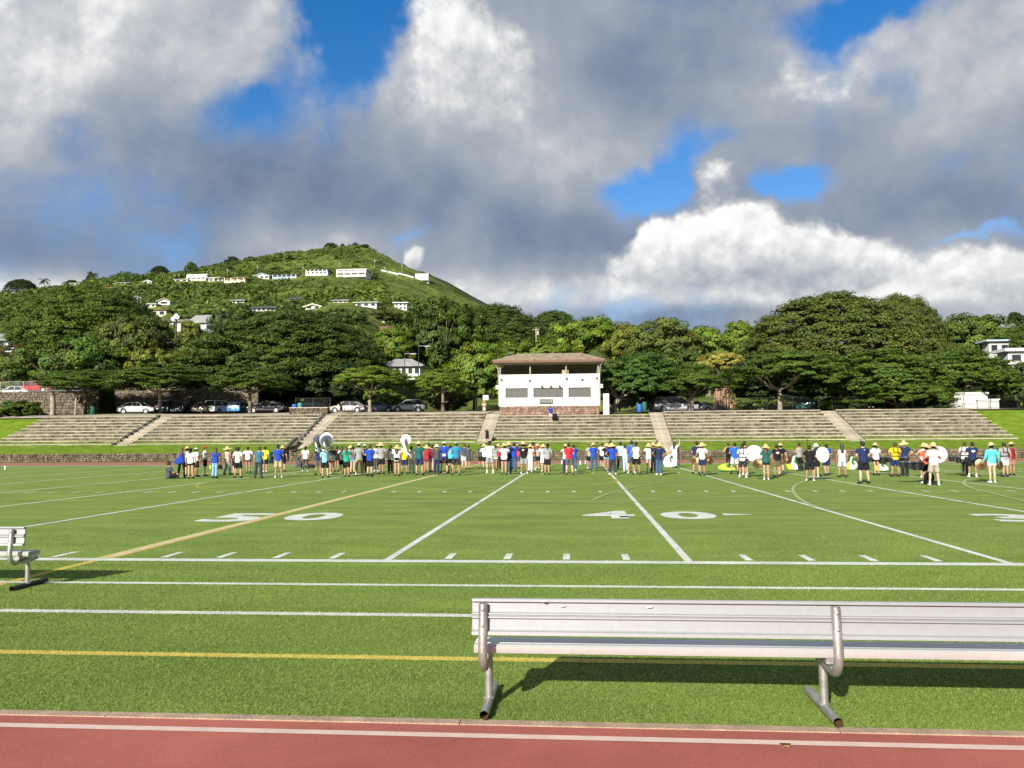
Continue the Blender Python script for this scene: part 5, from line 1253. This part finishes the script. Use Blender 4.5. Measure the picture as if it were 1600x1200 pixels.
_T = [  # key, px, feet y, head y, pose, turn, shirt, kind, bottoms, kind, head, label
 ('a1', 264, 748, 727, 'ST', -35, DG, 'tee', BK, 'sh', 's', 'person sitting on the turf at the far left in a grey shirt'),
 ('a2', 283, 747, 701, 'S2', 15, RB, 'tank', BK, 'le', 'l', 'person in black leggings with long brown hair and a blue bag'),
 ('a3', 293, 744, 698, 'S1', 0, GR, 'tee', BK, 'sh', 'Ss', 'person in a straw hat and grey shirt behind the leftmost standing group'),
 ('a4', 298, 748, 702, 'S1', 10, W_, 'tee', BK, 'ss', 'p', 'person with ponytail, white shirt and very short black shorts at the left'),
 ('a5', 307, 745, 701, 'S1', -40, W_, 'tee', BK, 'sh', 'cs', 'person in a white cap and white shirt turned sideways at the left'),
 ('a6', 320, 744, 697, 'F1', -60, LG, 'tee', BK, 'sh', 'cs', 'person wearing a red cap, pale shirt and black shorts'),
 ('a7', 335, 747.5, 701, 'F1', 0, RB, 'tee', LJ, 'pa', 'l', 'person in royal blue shirt and light blue jeans'),
 ('a8', 355, 742, 700, 'H3', -30, (.45, .36, .30), 'tank', GR, 'pa', 'SBs', 'person with hands on hips, wide straw hat and grey trousers'),
 ('a9', 367, 742, 702, 'S1', 0, BK, 'tee', BK, 'sh', 's', 'dark haired person half hidden behind the pale shirt and black shorts'),
 ('a10', 371.5, 747, 699, 'K2', -10, LG, 'tee', BK, 'sh', 's', 'person in pale grey shirt and black shorts left of the teal blue shirt'),
 ('a11', 388, 739, 701, 'H1', 0, W_, 'tee', BK, 'ss', 's', 'person in white shirt and tiny black shorts with hands on hips'),
 ('a12', 403, 747, 698, 'S2', -5, (.05, .13, .20), 'tee', (.03, .045, .06), 'pa', 's', 'person in slate teal shirt and long dark trousers'),
 ('a13', 414, 738, 698, 'S1', 10, YL, 'tee', BK, 'sh', 's', 'person in bright yellow shirt and black shorts'),
 ('a14', 435.5, 747, 695, 'F2', 0, RB, 'tee', KH, 'sh', 's', 'person in royal blue shirt and khaki shorts at the stair'),
 ('a15', 442, 737, 700, 'S1', 0, BK, 'tee', BK, 'sh', 'Ss', 'person in a straw hat hidden behind the khaki shorts'),
 ('b1', 477, 737, 700, 'S2', 0, W_, 'tee', (.05, .05, .055), 'le', 'p', 'person with ponytail, white shirt and dark patterned leggings left of the sousaphones'),
 ('b2', 497, 743, 697, 'F2', 0, NV, 'tee', (.10, .10, .11), 'sh', 's', 'person in navy shirt and grey shorts carrying the left silver sousaphone'),
 ('b3', 508, 746.5, 699, 'F2', 0, SB, 'tee', BK, 'sh', 's', 'person in sky blue shirt carrying the right silver sousaphone'),
 ('b4', 519, 741, 701, 'F1', 0, DG, 'tee', BK, 'ss', 'Ss', 'person in straw hat and charcoal shirt with a white bag at the hip'),
 ('b5', 526, 737, 699, 'P1', 0, BK, 'tee', BK, 'ss', 's', 'bare legged person in black behind the charcoal shirt with straw hat'),
 ('b6', 534.5, 740, 700, 'P1', 0, W_, 'tee', BK, 'sh', 'l', 'person in white shirt and black shorts left of the green shirt'),
 ('b7', 542, 745, 700, 'P1', 0, GN, 'tee', BK, 'sh', 'l', 'person in emerald green shirt and black shorts'),
 ('b8', 547, 738, 701, 'P1', 0, LG, 'tee', KH, 'ss', 'Ss', 'person in straw hat half hidden right of the emerald shirt'),
 ('b9', 551, 740.5, 699, 'P1', 0, (.12, .12, .14), 'tee', LJ, 'ss', 's', 'person in dark grey shirt and faded denim shorts'),
 ('b10', 561, 742, 693, 'F2', 0, GR, 'tee', KH, 'pa', 'cs', 'tall person in grey shirt, khaki cargo trousers and white cap'),
 ('b11', 569, 739, 694, 'P1', 0, BK, 'tee', BK, 'pa', 'cs', 'person all in black with a pale cap left of the royal blue shirt'),
 ('b12', 577.5, 745, 695, 'F1', 0, RB, 'tee', BK, 'sh', 's', 'person in royal blue shirt and black shorts with black socks'),
 ('b13', 588, 737, 695, 'P1', 0, (.5, .5, .54), 'tee', DG, 'pa', 's', 'person in pale lilac shirt behind the royal blue shirt and black shorts'),
 ('b14', 596, 741, 692, 'D1', 0, GR, 'tee', BK, 'sh', 'SBs', 'person in large straw hat, grey shirt and black shorts near a white hoop'),
 ('b15', 610, 740, 696, 'P1', 0, W_, 'tee', (.05, .03, .03), 'pa', 'l', 'long haired person with white backpack and dark trousers'),
 ('b16', 620.5, 744, 696, 'P1', 0, W_, 'tee', (.06, .06, .06), 'ss', 'Sl', 'person in straw hat and white shirt with a black waist pack'),
 ('b17', 632, 741, 696, 'F2', 0, GO, 'tee', NV, 'sh', 's', 'person in golden yellow shirt carrying the white sousaphone'),
 ('b18', 644, 740, 699, 'P1', 0, W_, 'tee', LG, 'pa', 's', 'person in plain white shirt and pale grey trousers'),
 ('b19', 655.5, 743, 690, 'F2', 0, DGN, 'tee', NV, 'sh', 'Ss', 'person in dark teal shirt, navy shorts and straw hat'),
 ('b20', 666, 740, 696, 'P1', 0, (.28, .03, .05), 'tee', MR, 'ss', 'Ss', 'person in crimson shirt and straw hat beside the dark teal shirt'),
 ('b21', 674, 738, 695, 'P1', 0, MR, 'tee', LJ, 'ss', 's', 'person in maroon shirt and faded denim shorts'),
 ('b22', 682, 742, 695, 'P1', 0, DG, 'tee', (.02, .035, .075), 'pa', 'bs', 'person in white bucket hat and dark blue jeans'),
 ('b23', 670, 737, 693, 'P1', 0, (.10, .10, .11), 'tee', DG, 'sh', 's', 'dark haired person behind the crimson shirt'),
 ('c1', 694, 740, 690, 'F2', 0, RB, 'tee', (.03, .03, .045), 'sh', 'cs', 'person in royal blue shirt with white waist pouch and pale cap'),
 ('c2', 704, 737, 696, 'P1', 0, TQ, 'tank', BK, 'sh', 's', 'person in bright turquoise top and black shorts'),
 ('c3', 712.5, 743, 690, 'F2', 0, TB, 'tee', (.03, .03, .035), 'sh', 'cs', 'tall person in teal blue shirt and grey cap'),
 ('c4', 725, 733, 694, 'F1', 0, (.06, .07, .10), 'tee', (.56, .52, .42), 'sh', 's', 'person in slate shirt and cream shorts'),
 ('c5', 731, 733, 696, 'F1', 0, DG, 'tee', DG, 'sh', 's', 'dark clothed person right of the cream shorts'),
 ('c6', 751, 732.5, 695, 'F1', 0, (.05, .06, .10), 'tee', BK, 'sh', 's', 'person in slate navy shirt with a round white back print'),
 ('c7', 758, 733, 694, 'P1', 0, (.52, .60, .56), 'tee', BK, 'sh', 'Ss', 'person in mint white shirt and straw hat'),
 ('c8', 766, 740, 690, 'P2', 0, W_, 'tee', GR, 'sh', 's', 'tall person in white shirt and grey shorts below the stair'),
 ('c9', 773.5, 735, 697, 'P1', 0, GR, 'tee', W_, 'ss', 's', 'person in grey shirt and white shorts'),
 ('c10', 779, 732.5, 696, 'P1', 0, RD, 'tee', BK, 'pa', 'Ss', 'person in red shirt, black trousers and straw hat'),
 ('c11', 787.5, 742, 693, 'P1', 0, W_, 'tee', NV, 'ss', 'Ss', 'person in white shirt, navy short shorts and brown straw hat'),
 ('c12', 794.5, 740.5, 691, 'P1', 0, NV, 'tee', JE, 'pa', 'Ss', 'person in navy shirt, blue jeans and straw hat, mid crowd'),
 ('c13', 802, 737, 692, 'P1', 0, RB, 'tee', JE, 'pa', 's', 'dark haired person in royal blue shirt and blue jeans, mid crowd'),
 ('c14', 809, 732.5, 694, 'P1', 0, PK, 'tee', DG, 'sh', 'cs', 'person in pink red shirt and grey cap'),
 ('c15', 819.5, 741, 691, 'F2', 0, BK, 'tee', GR, 'sh', 'SBs', 'person in very wide straw hat, black printed shirt and grey shorts'),
 ('c16', 828.5, 738, 695, 'P1', 0, W_, 'tee', W_, 'pa', 'Ss', 'person dressed in white right of the very wide straw hat'),
 ('c17', 834, 735, 691, 'P1', 0, OR, 'tee', (.04, .06, .09), 'sh', 's', 'person in orange red shirt and dark denim shorts'),
 ('c18', 840, 732, 696, 'P1', 0, (.32, .32, .32), 'tee', BK, 'sh', 'Ss', 'person in straw hat and black shorts right of the orange red shirt'),
 ('c19', 849.5, 737, 695, 'P1', 0, W_, 'tee', W_, 'sh', 'Ss', 'person in white half hidden left of the black cap'),
 ('c20', 854.5, 742, 693, 'F1', 0, GR, 'tee', BK, 'sh', 'cp', 'person in grey shirt, black shorts and black cap standing apart'),
 ('d1', 883.5, 740, 694, 'P1', 0, LG, 'tee', (.02, .03, .11), 'pa', 'Ss', 'person in pale shirt, blue trousers and straw hat left of the red shirt'),
 ('d2', 890.5, 742, 693, 'F2', 0, RD, 'tee', (.09, .09, .10), 'sh', 's', 'person in red shirt with black sleeves and grey shorts'),
 ('d3', 897, 736, 695, 'P1', 0, RB, 'tee', JE, 'pa', 's', 'person in royal blue shirt tucked behind the red shirt'),
 ('d4', 921, 732.5, 694, 'F1', 0, GR, 'tee', BK, 'sh', 's', 'person in grey shirt and black shorts behind the straw hat and jeans'),
 ('d5', 928.5, 736, 692, 'F2', 0, RB, 'tee', JE, 'pa', 'Ss', 'person in royal blue shirt, blue jeans and straw hat'),
 ('d6', 940.5, 732, 693, 'P1', 0, W_, 'tee', BK, 'sh', 's', 'person in white shirt with a red cloth at the leg'),
 ('d7', 947.5, 736, 693, 'P1', 0, BK, 'tee', LJ, 'ss', 'Ss', 'person in black shirt, faded denim shorts and straw hat'),
 ('d8', 954, 735, 689, 'P1', 0, BK, 'tee', BK, 'sh', 's', 'tall dark haired person behind the widest blue shirt'),
 ('d9', 957.5, 742, 693, 'H2', 0, RB, 'tee', (.03, .045, .06), 'pa', 'SBs', 'person in royal blue shirt and dark jeans at the top of the forty yard line'),
 ('d10', 970, 734, 691, 'P2', 0, (.38, .55, .66), 'tee', (.04, .07, .08), 'pa', 's', 'person in ice blue shirt and dark teal trousers'),
 ('d11', 978, 738, 698, 'P1', 0, LG, 'tee', (.38, .50, .56), 'pa', 's', 'person in patterned pale shirt and washed out jeans'),
 ('d12', 987, 740, 689, 'F2', 0, BL, 'tee', (.09, .09, .11), 'sh', 's', 'tall person in bright blue shirt and dark grey shorts'),
 ('d13', 994.5, 742, 691, 'F2', 0, W_, 'tank', BK, 'sh', 's', 'person in sleeveless white shirt and black shorts'),
 ('d14', 1014, 739, 693, 'P1', 0, W_, 'tee', LJ, 'ss', 'Ss', 'person in white shirt, denim shorts and straw hat left of the navy shirt'),
 ('d15', 1021, 739, 692, 'P1', 0, BK, 'tee', BK, 'pa', 'Ss', 'person in black shirt, black trousers and straw hat'),
 ('d16', 1029.5, 743, 692, 'H1', 0, NV, 'tee', JE, 'pa', 'Ss', 'person in navy shirt, blue jeans and straw hat at the right end of the crowd'),
 ('e1', 1054, 731, 691, 'U1', -25, W_, 'tee', W_, 'pa', 'l', 'person in white raising an arm beside the black and white flag'),
 ('e2', 1088, 740.5, 690, 'F2', 0, NV, 'tee', LG, 'sh', 's', 'person in navy shirt and pale grey shorts beside the cymbal player'),
 ('e3', 1097.5, 743, 692, 'C1', 0, LG, 'tee', NV, 'sh', 'Ss', 'person in pale grey shirt, navy shorts and straw hat holding cymbals'),
 ('e4', 1138.5, 731, 699, 'H1', 20, BK, 'tank', BK, 'le', 's', 'person in black tank top and leggings by the lime flag on the ground'),
 ('e5', 1148, 741, 692, 'F2', 0, BL, 'tee', LG, 'sh', 's', 'person in bright blue shirt and pale grey shorts'),
 ('e6', 1161, 747, 694, 'D2', -25, W_, 'tee', (.03, .03, .035), 'sh', 's', 'person in white shirt with black straps carrying the left bass drum'),
 ('e7', 1164.5, 742, 690, 'F1', 0, (.08, .08, .09), 'tee', DG, 'sh', 's', 'person hidden behind the white shirt with black straps'),
 ('e8', 1197.5, 750.5, 696, 'C1', 0, DGN, 'tee', BK, 'ss', 'Sl', 'person in dark teal shirt and straw hat holding a brown cymbal'),
 ('e9', 1213.5, 745, 695, 'C1', 0, BK, 'tee', OL, 'sh', 's', 'person in black shirt with white pink back print and olive shorts'),
 ('e10', 1221, 741, 693, 'C1', 0, BK, 'tee', (.10, .06, .04), 'sh', 'Ss', 'person in black shirt and straw hat beside the olive shorts'),
 ('e11', 1250, 736, 697, 'F1', 30, GR, 'tank', BK, 'le', 's', 'person in grey top behind the green wave flag'),
 ('e12', 1266, 752, 696, 'D2', -20, BK, 'tee', BK, 'sh', 's', 'person in black carrying the middle bass drum'),
 ('e13', 1275, 746, 694, 'F1', 0, DG, 'tee', BK, 'sh', 'bs', 'person in white bucket hat behind the middle bass drum'),
 ('e14', 1292, 743, 694, 'F3', 0, RB, 'tee', NV, 'sh', 's', 'person in royal blue shirt stepping behind the middle bass drum'),
 ('e15', 1316.5, 746, 694, 'S2', 0, W_, 'tank', (.40, .42, .52), 'sh', 'cl', 'person in white tank top, checked shorts and dark cap'),
 ('f1', 1351.5, 756, 690, 'F2', 0, NV, 'tee', BK, 'sh', 's', 'large person in navy shirt and black shorts standing forward on the right'),
 ('f2', 1370.5, 743, 697, 'D1', 0, W_, 'tee', BK, 'ss', 'Sp', 'person in white shirt and straw hat with tenor drums'),
 ('f3', 1399.5, 745, 692, 'D2', 0, GO, 'tee', NV, 'sh', 's', 'person in golden yellow shirt with black drum harness'),
 ('f4', 1414.5, 744, 689, 'H1', -30, NV, 'tee', BK, 'pa', 'Ss', 'person in navy shirt, black trousers and straw hat near the yellow shirt'),
 ('f5', 1443, 747, 694, 'H1', 0, W_, 'tank', BK, 'sh', 'Ss', 'person with bent arm left of the orange shirt'),
 ('f6', 1449, 756, 694, 'D2', 0, OR, 'tee', BK, 'sh', 'Ss', 'person in orange shirt with straps and tenor drums'),
 ('f7', 1460, 759, 692, 'D2', -15, W_, 'tee', (.34, .30, .23), 'sh', 'Ss', 'person in white shirt, khaki shorts and straw hat carrying the right bass drum'),
 ('f8', 1508, 744, 691, 'D1', -35, W_, 'tee', (.07, .07, .075), 'pa', 's', 'person in white shirt and charcoal trousers with tenor drums at the right'),
 ('f9', 1520, 746, 691, 'D2', 0, NV, 'tee', BK, 'sh', 's', 'person in navy shirt with white back print and white socks'),
 ('f10', 1551, 755, 692, 'C1', 0, TQ, 'long', W_, 'ss', 'Ss', 'person in turquoise long sleeved shirt holding two cymbals'),
 ('f11', 1571.5, 745, 692, 'C1', 0, GR, 'tee', LG, 'sh', 's', 'person in grey shirt and pale shorts holding a cymbal at the right edge'),
 ('f12', 1582, 743, 696, 'S1', 0, MR, 'tank', (.30, .14, .10), 'sh', 'Ss', 'person in maroon top and straw hat at the right edge'),
]
HATC = {'a6': (.45, .02, .02), 'c3': (.35, .38, .38), 'c14': (.3, .32, .32), 'c20': BK, 'e15': DG}
SOCK = {'c8': W_, 'f7': W_, 'f9': W_, 'b12': BK, 'e5': BK, 'e6': (.6, .6, .6)}
random.seed(21)
for i, (k, px, fy, hy, po, rz, tc_, tk, bc, bk_, hd, lb) in enumerate(_T):
    person(k, px, fy, hy, po, rz+random.uniform(-9, 9), tc_, tk, bc, bk_, hd, lb, skin=(i*7) % 3, hair=HBR if i % 5 == 1 else HB, sock=SOCK.get(k), hatc=HATC.get(k), h=.95*1.72 if po == 'ST' else None)
# people on the stand
def onstand(key, px, fy, Y, pose, rz, top, bot, head, label, h=1.66, **k):
    p = at(px, fy, Y); o = person(key, px, fy, 0, pose, rz, top, k.pop('tk', 'tee'), bot, k.pop('bk', 'sh'), head, label, h=h, z=0., **k)
    o.location = (p.x, Y, p.z+(0 if pose != 'ST' else -.8)); o['group'] = 'people on the stand'; return o
onstand('s1', 761, 693.5, 79.0, 'X1', 175, BK, BK, 'cs', 'person in black tank top facing the field at the foot of the press box stair', tk='tank', h=1.55)
onstand('s2', 861, 658.5, 85.6, 'F1', 20, RB, (.5, .42, .32), 'cs', 'person in royal blue shirt on the steps below the press box', hatc=RB, h=1.6)
onstand('s3', 757, 648.5, 88.4, 'F1', 170, (.5, .36, .3), (.45, .4, .36), 'Ss', 'person in straw hat at the top of the stair left of the press box', h=1.5)
onstand('s4', 533, 649, 88.6, 'F1', 160, BK, BK, 's', 'person in black beside the dark railing at the top of the left stair', h=1.5)
random.seed(4)

# ------------------------------------------------------------------ things people carry
m_silver = mat('silver_plate', (.46, .46, .45), .22, .06, 4., metal=.95, spec=.5); m_fibre = mat('white_fibreglass', (.72, .72, .70), .3, .04, coat=.4)
m_head = mat('drum_head', (.76, .76, .74), .5, .03); m_shell = mat('drum_shell_black', (.02, .02, .022), .3, .1, coat=.3); m_brass = mat('bronze_cymbal', (.16, .10, .045), .38, .2, 8., metal=.7)
def hold(key, off, name, label, cat, rz=0., group=None):
    o = PEOPLE[key]; s = o.scale.z; r = o.rotation_euler.z; p = Matrix.Rotation(r, 3, 'Z') @ (V(off)*s)
    return empty(name, (o.location.x+p.x, o.location.y+p.y, o.location.z+p.z), r+R(rz), label, cat, group)
def sousa(key, label, m, dx=0., br=.33):
    t = hold(key, (0, 0, 0), 'sousaphone', label, 'sousaphone', 0, 'sousaphones above the crowd')
    ring = []
    for a in np.linspace(0, 2*PI, 25): ring.append((.05+.36*math.cos(a), .05+.34*math.sin(a), 1.15+.30*math.cos(a+2.6)))
    mb = MB(); mb.tube(ring, [.045]*25, 9); mb.build('body_coil', m, t, smooth=True)
    mb = MB(); nk = [(.22, -.24, 1.0), (.20, -.27, 1.25), (.08+dx, -.26, 1.5), (dx, -.22, 1.72), (dx, -.14, 1.83), (dx, -.02, 1.87)]; mb.tube(nk, [.05, .06, .075, .085, .09, .10], 12); mb.build('neck', m, t, smooth=True)
    mb = MB(); mb.lathe([(.10, 0), (.11, .06), (.14, .13), (.20, .19), (.28, .225), (br, .235), (br+.004, .245), (.28, .237), (.19, .20), (.12, .12), (.07, .03)], 32, (dx, -.04, 1.87), Matrix.Rotation(R(-97), 3, 'X')); mb.build('bell', m, t, smooth=60)
    for k in range(3): q = MB(); q.tube([(.12+.05*k, .28, 1.05), (.12+.05*k, .28, 1.22)], .018, 8); q.build('valve', m, t)
sousa('b2', 'left silver sousaphone with its bell above the navy shirt', m_silver, -.06); sousa('b3', 'right silver sousaphone with its bell above the sky blue shirt', m_silver, .0, .36)
sousa('b17', 'white sousaphone bell above the golden yellow shirt', m_fibre, .0, .30)
def bass(key, label, off, r, wid=.36, rz=90):
    t = hold(key, off, 'bass_drum', label, 'drum', 0, 'bass drums on the field'); M = Matrix.Rotation(R(90), 3, 'X')
    # drum axis points towards the camera so that the white head shows
    t.rotation_euler = (0, 0, R(rz))
    mb = MB(); mb.lathe([(r*.98, -wid/2), (r, -wid/2+.01), (r, wid/2-.01), (r*.98, wid/2)], 36, M=M); mb.build('shell', m_shell, t, smooth=True)
    for s in (-1, 1):
        q = MB(); q.lathe([(.02, s*(wid/2+.004)), (r*.9, s*(wid/2+.003)), (r*.97, s*wid/2)], 36, M=M, cap=True); q.build('head', m_head, t)
        q = MB(); q.lathe([(r*.965, s*(wid/2)), (r*.97, s*(wid/2+.018)), (r*1.02, s*(wid/2+.018)), (r*1.02, s*(wid/2-.025))], 36, M=M); q.build('hoop', m_head, t, smooth=True)
    q = MB(); q.lathe([(.001, wid/2+.006), (.022, wid/2+.006)], 10, M=M); q.build('badge', m_silver, t)
bass('e6', 'largest white bass drum held by the white shirt with black straps', (.47, .38, 1.24), .365, .34, -6)
bass('e12', 'middle white bass drum held by the person in black', (.42, .40, 1.26), .315, .34, 24)
bass('f7', 'right white bass drum beside the khaki shorts', (.27, .42, 1.28), .30, .32, -20)
def tenors(key, label, off, n=4):
    t = hold(key, off, 'tenor_drums', label, 'drums', 0, 'tenor drum sets')
    for i in range(n):
        x = (i-(n-1)/2)*.30; y = .10*(1-abs(i-(n-1)/2)/1.5); r = (.125, .15, .165, .14)[i % 4]; h = (.24, .30, .34, .27)[i % 4]
        q = MB(); q.lathe([(r, -h), (r, 0)], 18, (x, y, 0)); d = q.build('drum', m_shell, t, smooth=True)
        q = MB(); q.lathe([(.01, .004), (r, .003)], 18, (x, y, 0)); q.build('head', m_head, d)
        q = MB(); q.lathe([(r*1.0, -.02), (r*1.05, -.02), (r*1.05, .012), (r, .012)], 18, (x, y, 0)); q.build('hoop', m_silver, d, smooth=True)
    q = MB(); q.tube([(-.45, -.06, -.05), (0, -.14, -.02), (.45, -.06, -.05)], .016, 6); q.build('carrier', m_silver, t)
tenors('f2', 'dark tenor drums in front of the white shirt and straw hat', (.34, .30, 1.0)); tenors('f3', 'dark drum set in front of the golden yellow shirt', (.30, .32, .98), 3)
tenors('f6', 'black tenor drums left of the orange shirt', (-.42, .28, .98)); tenors('f8', 'black tenor drums left of the white shirt and charcoal trousers', (-.2, .32, .98)); tenors('f9', 'black tenor drums half hidden by the navy shirt with white print', (.25, .34, .98), 3)
def cymbal(key, side, label, tilt=80, off=None):
    o = PEOPLE[key]; P = PCACHE[('P', 'C1')]; w = P.wr[side]; t = hold(key, off or (w.x+side*.06, w.y+.06, w.z-.12), 'cymbal', label, 'cymbal', side*18, 'marching cymbals')
    M = Matrix.Rotation(R(tilt), 3, 'X')
    mb = MB(); mb.lathe([(.012, .045), (.04, .038), (.062, .014), (.13, .006), (.215, -.012), (.215, -.015), (.13, .003), (.06, .010)], 28, M=M); mb.build('plate', m_brass, t, smooth=50)
    q = MB(); q.tube([M @ V((0, 0, .045)), M @ V((.02, 0, .10)), M @ V((0, .03, .13))], .012, 6); q.build('strap', m_dark, t)
cymbal('e3', 1, 'right bronze cymbal of the pale grey shirt'); cymbal('e3', -1, 'left dark cymbal of the pale grey shirt')
cymbal('e8', -1, 'brown cymbal left of the dark teal shirt', 86); cymbal('e9', -1, 'cymbal in front of the olive shorts'); cymbal('e10', 1, 'cymbal at the side of the black shirt with straw hat')
cymbal('f10', -1, 'left cymbal of the turquoise shirt', 86); cymbal('f10', 1, 'right cymbal of the turquoise shirt', 75); cymbal('f11', -1, 'cymbal held by the grey shirt at the right edge')
def flag(label, px, py, w, h, mode, rz, pole_=True, lay=0.):
    g = gp(px, py); t = empty('flag', (g.x, g.y, 0), R(rz), label, 'flag', 'colour guard flags'); n, m = 30, 22; vs = []; cols = []
    for j in range(m+1):
        for i in range(n+1):
            u, v = i/n, j/m; x = (u-.5)*w; z = .05+v*h*(.42+.58*math.sin(PI*min(1., .12+u*.9))**.7); x *= .82+.18*math.sin(PI*v); y = .10*math.sin(u*6+v*2)*(.4+v)
            if lay: y += (1-v)*lay*-1; z = .05+(z-.05)*(1-.35*lay)+.1*max(0, math.sin(u*4))*lay
            vs.append((x, y, z)); a, b = (u-.55)*1.5, v-.52
            r = math.hypot(a, b); th = math.atan2(b, a); sp = math.sin(th+math.log(r+.02)*2.6)
            if mode == 0: c = (.62, .64, .60) if sp > -.45 else (.06, .08, .07)
            else: c = (.62, .64, .58) if sp > .15 else ((.05, .07, .05) if sp < -.55 else (.10, .28, .05))
            if u < .24 and mode: c = (.42, .54, .04) if v < .55+.6*u else (.03, .06, .02)
            if mode == 2: c = (.38, .50, .04) if sp > .2 else (.04, .22, .06) if sp > -.5 else (.02, .05, .02)
            cols.append(c)
    mb = MB(); mb.add(vs, [(j*(n+1)+i, j*(n+1)+i+1, (j+1)*(n+1)+i+1, (j+1)*(n+1)+i) for j in range(m) for i in range(n)])
    me = mb.mesh('cloth', True, False); setcol(me, np.array(cols)); put('cloth', me, t, colmat('flag_print'))
    if pole_: q = MB(); q.tube([(w/2+.02, 0, 0), (w/2+.02, 0, 1.75)], .016, 6); q.build('pole', m_dark, t)
flag('white and grey wave print flag held upright right of the crowd', 1049, 731, .95, .80, 0, 0)
flag('crumpled lime and green flag lying behind the bright blue shirt', 1138, 737, 1.25, .42, 2, 15, False, .35)
flag('green and white wave print flag with lime corner, left of the middle bass drum', 1246, 735, 1.15, .78, 1, 0, True)
flag('green wave print flag right of the white tank top', 1334, 735, .75, .72, 1, -10, True)
flag('white and green flag on the turf behind the tenor drums', 1378, 737, .95, .5, 1, 10, False, .3)
# bags, pouches, prints
def pack(key, off, size, c, name, label, cat):
    t = hold(key, off, name, label, cat); x, y, z = size
    mb = MB(); mb.rings([[(sx*x/2*f, sy*y/2*f, zz*z) for sx, sy in ((-1, -1), (1, -1), (1, 1), (-1, 1))] for f, zz in ((.75, 0), (1., .12), (1., .7), (.85, .92), (.5, 1.))]); o = mb.build('pouch', cloth(c), t, smooth=60)
    for s in (-1, 1): q = MB(); q.tube([(s*x*.3, y*.4, z*.95), (s*x*.34, y*.4+.10, z*1.1), (s*x*.34, y*.4+.16, z*.85)], .014, 5); q.build('strap', cloth(c), t)
pack('a2', (-.18, -.10, .80), (.26, .14, .30), RB, 'drawstring_bag', 'blue drawstring bag on the hip of the black leggings', 'bag')
pack('b15', (0, -.20, .98), (.30, .14, .36), (.66, .66, .66), 'backpack', 'white backpack of the long haired person', 'backpack')
pack('b4', (.05, -.18, .85), (.28, .12, .30), (.62, .62, .66), 'shoulder_bag', 'white bag on the charcoal shirt with straw hat', 'bag')
pack('b16', (0, -.17, .93), (.24, .09, .12), BK, 'waist_pack', 'black waist pack of the white shirt with straw hat', 'bag')
pack('c1', (.05, -.17, .93), (.18, .09, .13), (.66, .66, .64), 'waist_pouch', 'white waist pouch on the royal blue shirt', 'bag')
pack('s2', (.45, 0, .30), (.45, .3, .55), BK, 'black_bag', 'black bag on the bleacher beside the royal blue shirt', 'bag')
def harness(key, c=BK):
    o = PEOPLE[key]; mb = MB()
    for s in (-1, 1): mb.tube([(s*.09, -.14, 1.18), (s*.10, -.145, 1.32), (s*.10, -.10, 1.455), (s*.10, .02, 1.47), (s*.10, .125, 1.36), (s*.09, .135, 1.18)], .022, 6)
    mb.tube([(-.10, -.145, 1.24), (.10, -.145, 1.24)], .02, 6); mb.tube([(-.18, -.02, 1.04), (-.12, -.125, 1.04), (.12, -.125, 1.04), (.18, -.02, 1.04)], .028, 6); mb.build('harness', cloth(c), o, smooth=True)
for k in ('e6', 'f3', 'f6', 'f8', 'f11', 'c17', 'e12'): harness(k, BK if k != 'f6' else (.25, .03, .02))
def backprint(key, c, r=.06, z=1.28, ring=False):
    o = PEOPLE[key]; mb = MB(); n = 18
    for a0, a1 in (((.45, 1.),) if ring else ((0.02, .55), (.72, 1.))):
        mb.lathe([(r*a0, 0), (r*a1, 0)], n, (0, -.153, z), Matrix.Diagonal((1.25, 1, .8)) @ Matrix.Rotation(R(90), 3, 'X'))
    mb.build('back_print', cloth(c), o, fix=False)
backprint('c6', (.6, .62, .62), .07, 1.24, True); backprint('f9', (.6, .62, .66), .075); backprint('e9', (.66, .52, .56), .08); backprint('c15', (.55, .55, .52), .06, 1.33); backprint('f1', (.6, .6, .62), .025, 1.37)
def lump(label, name, px, py, size, c, cat):
    g = gp(px, py); mb = MB(); x, y, z = size
    mb.ell((0, 0, z*.5), x/2, y/2, z/2, 10, 7); mb.box((0, 0, z*.12), (x*.8, y*.8, z*.24)); o = mb.build(name, cloth(c), None, smooth=60, loc=(g.x, g.y, 0)); tag(o, label, cat)
    q = MB(); q.tube([(-x*.3, 0, z*.8), (0, 0, z*1.25), (x*.3, 0, z*.8)], .02, 5); q.build('handle', cloth(BK), o)
lump('round dark bag on the turf left of the patterned leggings', 'gear_bag', 467, 731, (.5, .4, .55), DG, 'bag'); lump('flat black case on the turf behind the patterned leggings', 'instrument_case', 486, 731, (.9, .4, .22), BK, 'case')
lump('dark bag on the turf left of the straw hat with hands on hips', 'gear_bag', 344, 733, (.3, .25, .3), BK, 'bag'); lump('black case standing beside the khaki shorts on the right', 'drum_case', 1452, 757, (.4, .4, .5), BK, 'case')
def bottle(label, px, py, c):
    g = gp(px, py); t = empty('water_bottle', (g.x, g.y, 0), 0, label, 'bottle'); mb = MB(); mb.lathe([(.05, 0), (.055, .02), (.055, .24), (.03, .29)], 10, cap=True); mb.build('flask', cloth(c), t, smooth=True); q = MB(); q.lathe([(.032, .29), (.032, .34)], 10, cap=True); q.build('cap', cloth(BK), t)
for lb, px, py, c in (('yellow bottle on the turf near the light blue jeans', 329, 733, YL), ('white jug on the far turf right of the red shirt', 907, 726, W_), ('pale bottle on the far turf near the straw hat and jeans', 915, 725, LG), ('pale bottle on the far turf left of the grey shirt and black shorts', 878, 725, W_), ('small white jug on the turf at the far left edge', 8, 734, W_)): bottle(lb, px, py, c)
